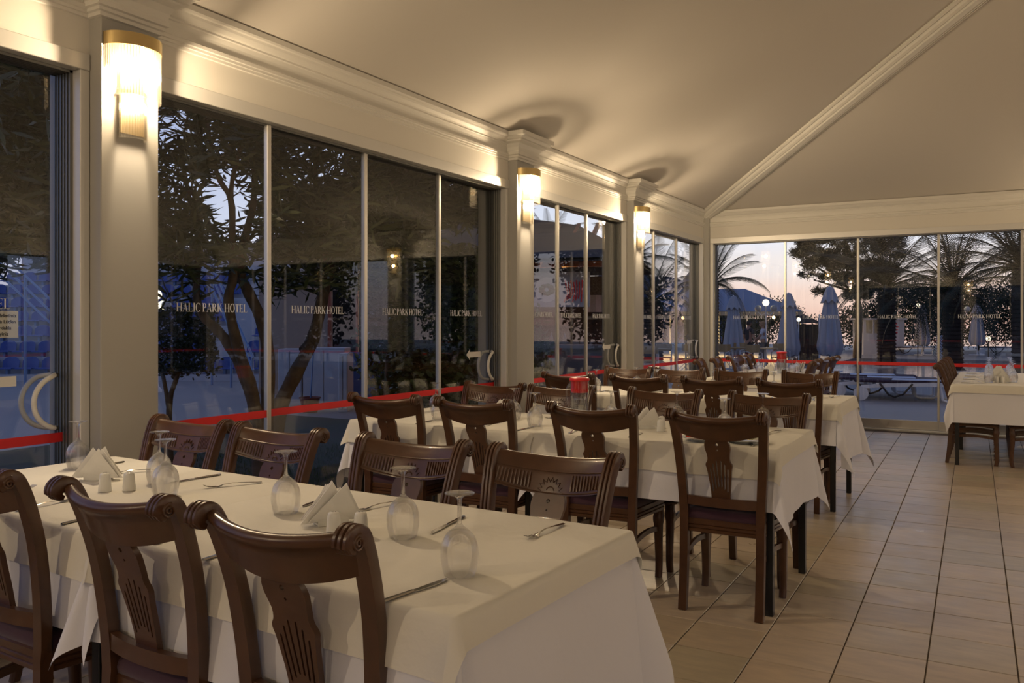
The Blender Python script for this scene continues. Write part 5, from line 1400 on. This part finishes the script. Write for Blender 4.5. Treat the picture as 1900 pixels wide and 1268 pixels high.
# ------------------------------------------------------------------ people on the terrace
M['skin'] = mat('skin', (.42, .22, .14), .6); M['shirt'] = mat('black_shirt', (.02, .02, .025), .85); M['trousers'] = mat('dark_trousers', (.03, .03, .04), .85)
M['hair'] = mat('dark_hair', (.03, .02, .015), .8); M['fair'] = mat('fair_hair', (.35, .20, .09), .7); M['top'] = mat('white_top', (.66, .66, .68), .8); M['skirt'] = mat('grey_trousers', (.12, .12, .13), .85)
def skin_fig(name, joints, edges, mt, parent, sub=2):
    me = bpy.data.meshes.new(name); me.from_pydata([j[0] for j in joints], edges, []); o = bpy.data.objects.new(name, me); COL.objects.link(o); o.parent = parent
    md = o.modifiers.new('skin', 'SKIN'); sl = me.skin_vertices[0].data if me.skin_vertices else None
    if sl is None: me.attributes.new; bpy.context.view_layer.update()
    sl = me.skin_vertices[0].data
    for i, j in enumerate(joints): sl[i].radius = (j[1], j[2] if len(j) > 2 else j[1]); sl[i].use_root = (i == 0)
    md.use_smooth_shade = True
    s = o.modifiers.new('sub', 'SUBSURF'); s.levels = sub; s.render_levels = sub; me.materials.append(mt); return o
def person(p, rz, H, label, hair, top, low, pose):
    r = empty('person', p, rz, label, 'person'); k = H/1.75
    def V(x, y, z): return (x*k, y*k, z*k)
    la, ra_, ll, rl = pose
    J = [(V(0, 0, .95), .15*k, .11*k), (V(0, 0, 1.12), .135*k, .10*k), (V(0, .01, 1.32), .165*k, .11*k), (V(0, 0, 1.44), .11*k, .08*k), (V(0, .01, 1.52), .052*k), (V(0, .02, 1.58), .055*k),
         (V(-.18, 0, 1.42), .06*k), (V(*la[0]), .045*k), (V(*la[1]), .032*k), (V(.18, 0, 1.42), .06*k), (V(*ra_[0]), .045*k), (V(*ra_[1]), .032*k),
         (V(-.10, 0, .88), .095*k), (V(*ll[0]), .062*k), (V(*ll[1]), .042*k), (V(ll[1][0], ll[1][1]+.13, .03), .036*k), (V(.10, 0, .88), .095*k), (V(*rl[0]), .062*k), (V(*rl[1]), .042*k), (V(rl[1][0], rl[1][1]+.13, .03), .036*k)]
    E_ = [(0, 1), (1, 2), (2, 3), (3, 4), (4, 5), (3, 6), (6, 7), (7, 8), (3, 9), (9, 10), (10, 11), (0, 12), (12, 13), (13, 14), (14, 15), (0, 16), (16, 17), (17, 18), (18, 19)]
    bd = skin_fig('body', J, E_, M['skin'], r, 1)
    # clothes follow the same skeleton a little fatter
    def grow(ids, f): return [(J[i][0],)+tuple(q*f for q in J[i][1:]) for i in ids]
    def mid_(a, b, t): return tuple(a[i]+(b[i]-a[i])*t for i in range(3))
    tj = [(V(0, 0, .93), .165*k, .125*k), (V(0, 0, 1.12), .15*k, .115*k), (V(0, .01, 1.32), .175*k, .122*k), (V(0, 0, 1.43), .12*k, .09*k), (V(-.18, 0, 1.42), .072*k), (mid_(V(-.18, 0, 1.42), V(*la[0]), .75), .062*k), (V(.18, 0, 1.42), .072*k), (mid_(V(.18, 0, 1.42), V(*ra_[0]), .75), .062*k)]
    skin_fig('shirt', tj, [(0, 1), (1, 2), (2, 3), (3, 4), (4, 5), (3, 6), (6, 7)], top, r, 1)
    lj = [(V(0, 0, .98), .158*k, .12*k), (V(-.10, 0, .88), .11*k), (V(*ll[0]), .078*k), (V(*ll[1]), .058*k), (V(.10, 0, .88), .11*k), (V(*rl[0]), .078*k), (V(*rl[1]), .058*k)]
    skin_fig('trousers', lj, [(0, 1), (1, 2), (2, 3), (0, 4), (4, 5), (5, 6)], low, r, 1)
    # head with face
    hc = Vector(V(0, .03, 1.65)); hr = .098*k
    mb = MB(); secs = []
    for i in range(11):
        t = pi*i/10; z = -cos(t); rr2 = sin(t)
        ring_ = []
        for q in range(16):
            a = 2*pi*q/16; jaw = 1-.16*max(0, -z); y = rr2*sin(a)*(1.08+.06*z); x = rr2*cos(a)*.80*jaw
            if sin(a) > .95 and -.35 < z < .05: y += .16       # nose
            if sin(a) > .85 and -.62 < z < -.48: y += .04      # lips
            ring_.append((hc.x+x*hr, hc.y+y*hr, hc.z+z*hr*1.25))
        secs.append(ring_)
    hd = mb.sweep(secs).build('head', M['skin'], r, 80)
    for s in (-1, 1):
        MB().ball((hc.x+s*.035*k, hc.y+.088*k, hc.z+.010*k), .011*k, 8, 6).build('eye', M['hole'], hd, 179)
        MB().ball((hc.x+s*.080*k, hc.y, hc.z), .020*k, 8, 6, 1.5).build('ear', M['skin'], hd, 179)
    MB().lathe([(.0001, .128*k), (.05*k, .115*k), (.088*k, .07*k), (.093*k, .02*k), (.085*k, -.04*k)], 16, (hc.x, hc.y-.014*k, hc.z), 1.15).build('hair', hair, r, 80)
    # hands: palm, four fingers and a thumb
    for s, (e_, w_) in ((-1, la), (1, ra_)):
        e_ = Vector(V(*e_)); w_ = Vector(V(*w_)); d = (w_-e_).normalized(); sd = d.cross(Vector((0, 1, 0))); sd = sd.normalized() if sd.length > .1 else Vector((1, 0, 0)); up2 = d.cross(sd)
        mb = MB(); mb.tube([w_, w_+d*.04*k, w_+d*.09*k], [.026*k, .036*k, .030*k], 8)
        for f_, ln in zip((-.024, -.008, .008, .024), (.060, .072, .068, .052)):
            b0 = w_+d*.085*k+sd*f_*k; mb.tube([b0, b0+d*ln*.5*k+up2*.004*k, b0+d*ln*k+up2*.02*k], [.0085*k, .008*k, .006*k], 6)
        b0 = w_+d*.03*k+sd*.026*k; mb.tube([b0, b0+(d+sd).normalized()*.05*k, b0+(d*1.5+sd*.5).normalized()*.075*k], [.010*k, .009*k, .007*k], 6)
        mb.build('hand', M['skin'], r, 80)
    return r
person(at(1389, 28, GZ), YAW-D(60), 1.52, 'man with cropped hair in a black T-shirt standing between two parasols', M['hair'], M['shirt'], M['trousers'], (((-.25, .02, 1.16), (-.24, .14, .93)), ((.25, .02, 1.16), (.24, .16, .95)), ((-.11, .03, .48), (-.11, -.02, .09)), ((.11, .04, .48), (.11, .02, .09))))
person(at(1416, 27.6, GZ), YAW+D(70), 1.50, 'person with fair hair and white top leaning forward beside the man', M['fair'], M['top'], M['skirt'], (((-.26, .12, 1.18), (-.22, .32, 1.05)), ((.26, .10, 1.18), (.30, .28, 1.0)), ((-.11, .10, .48), (-.11, .12, .09)), ((.11, -.02, .48), (.11, -.14, .10))))
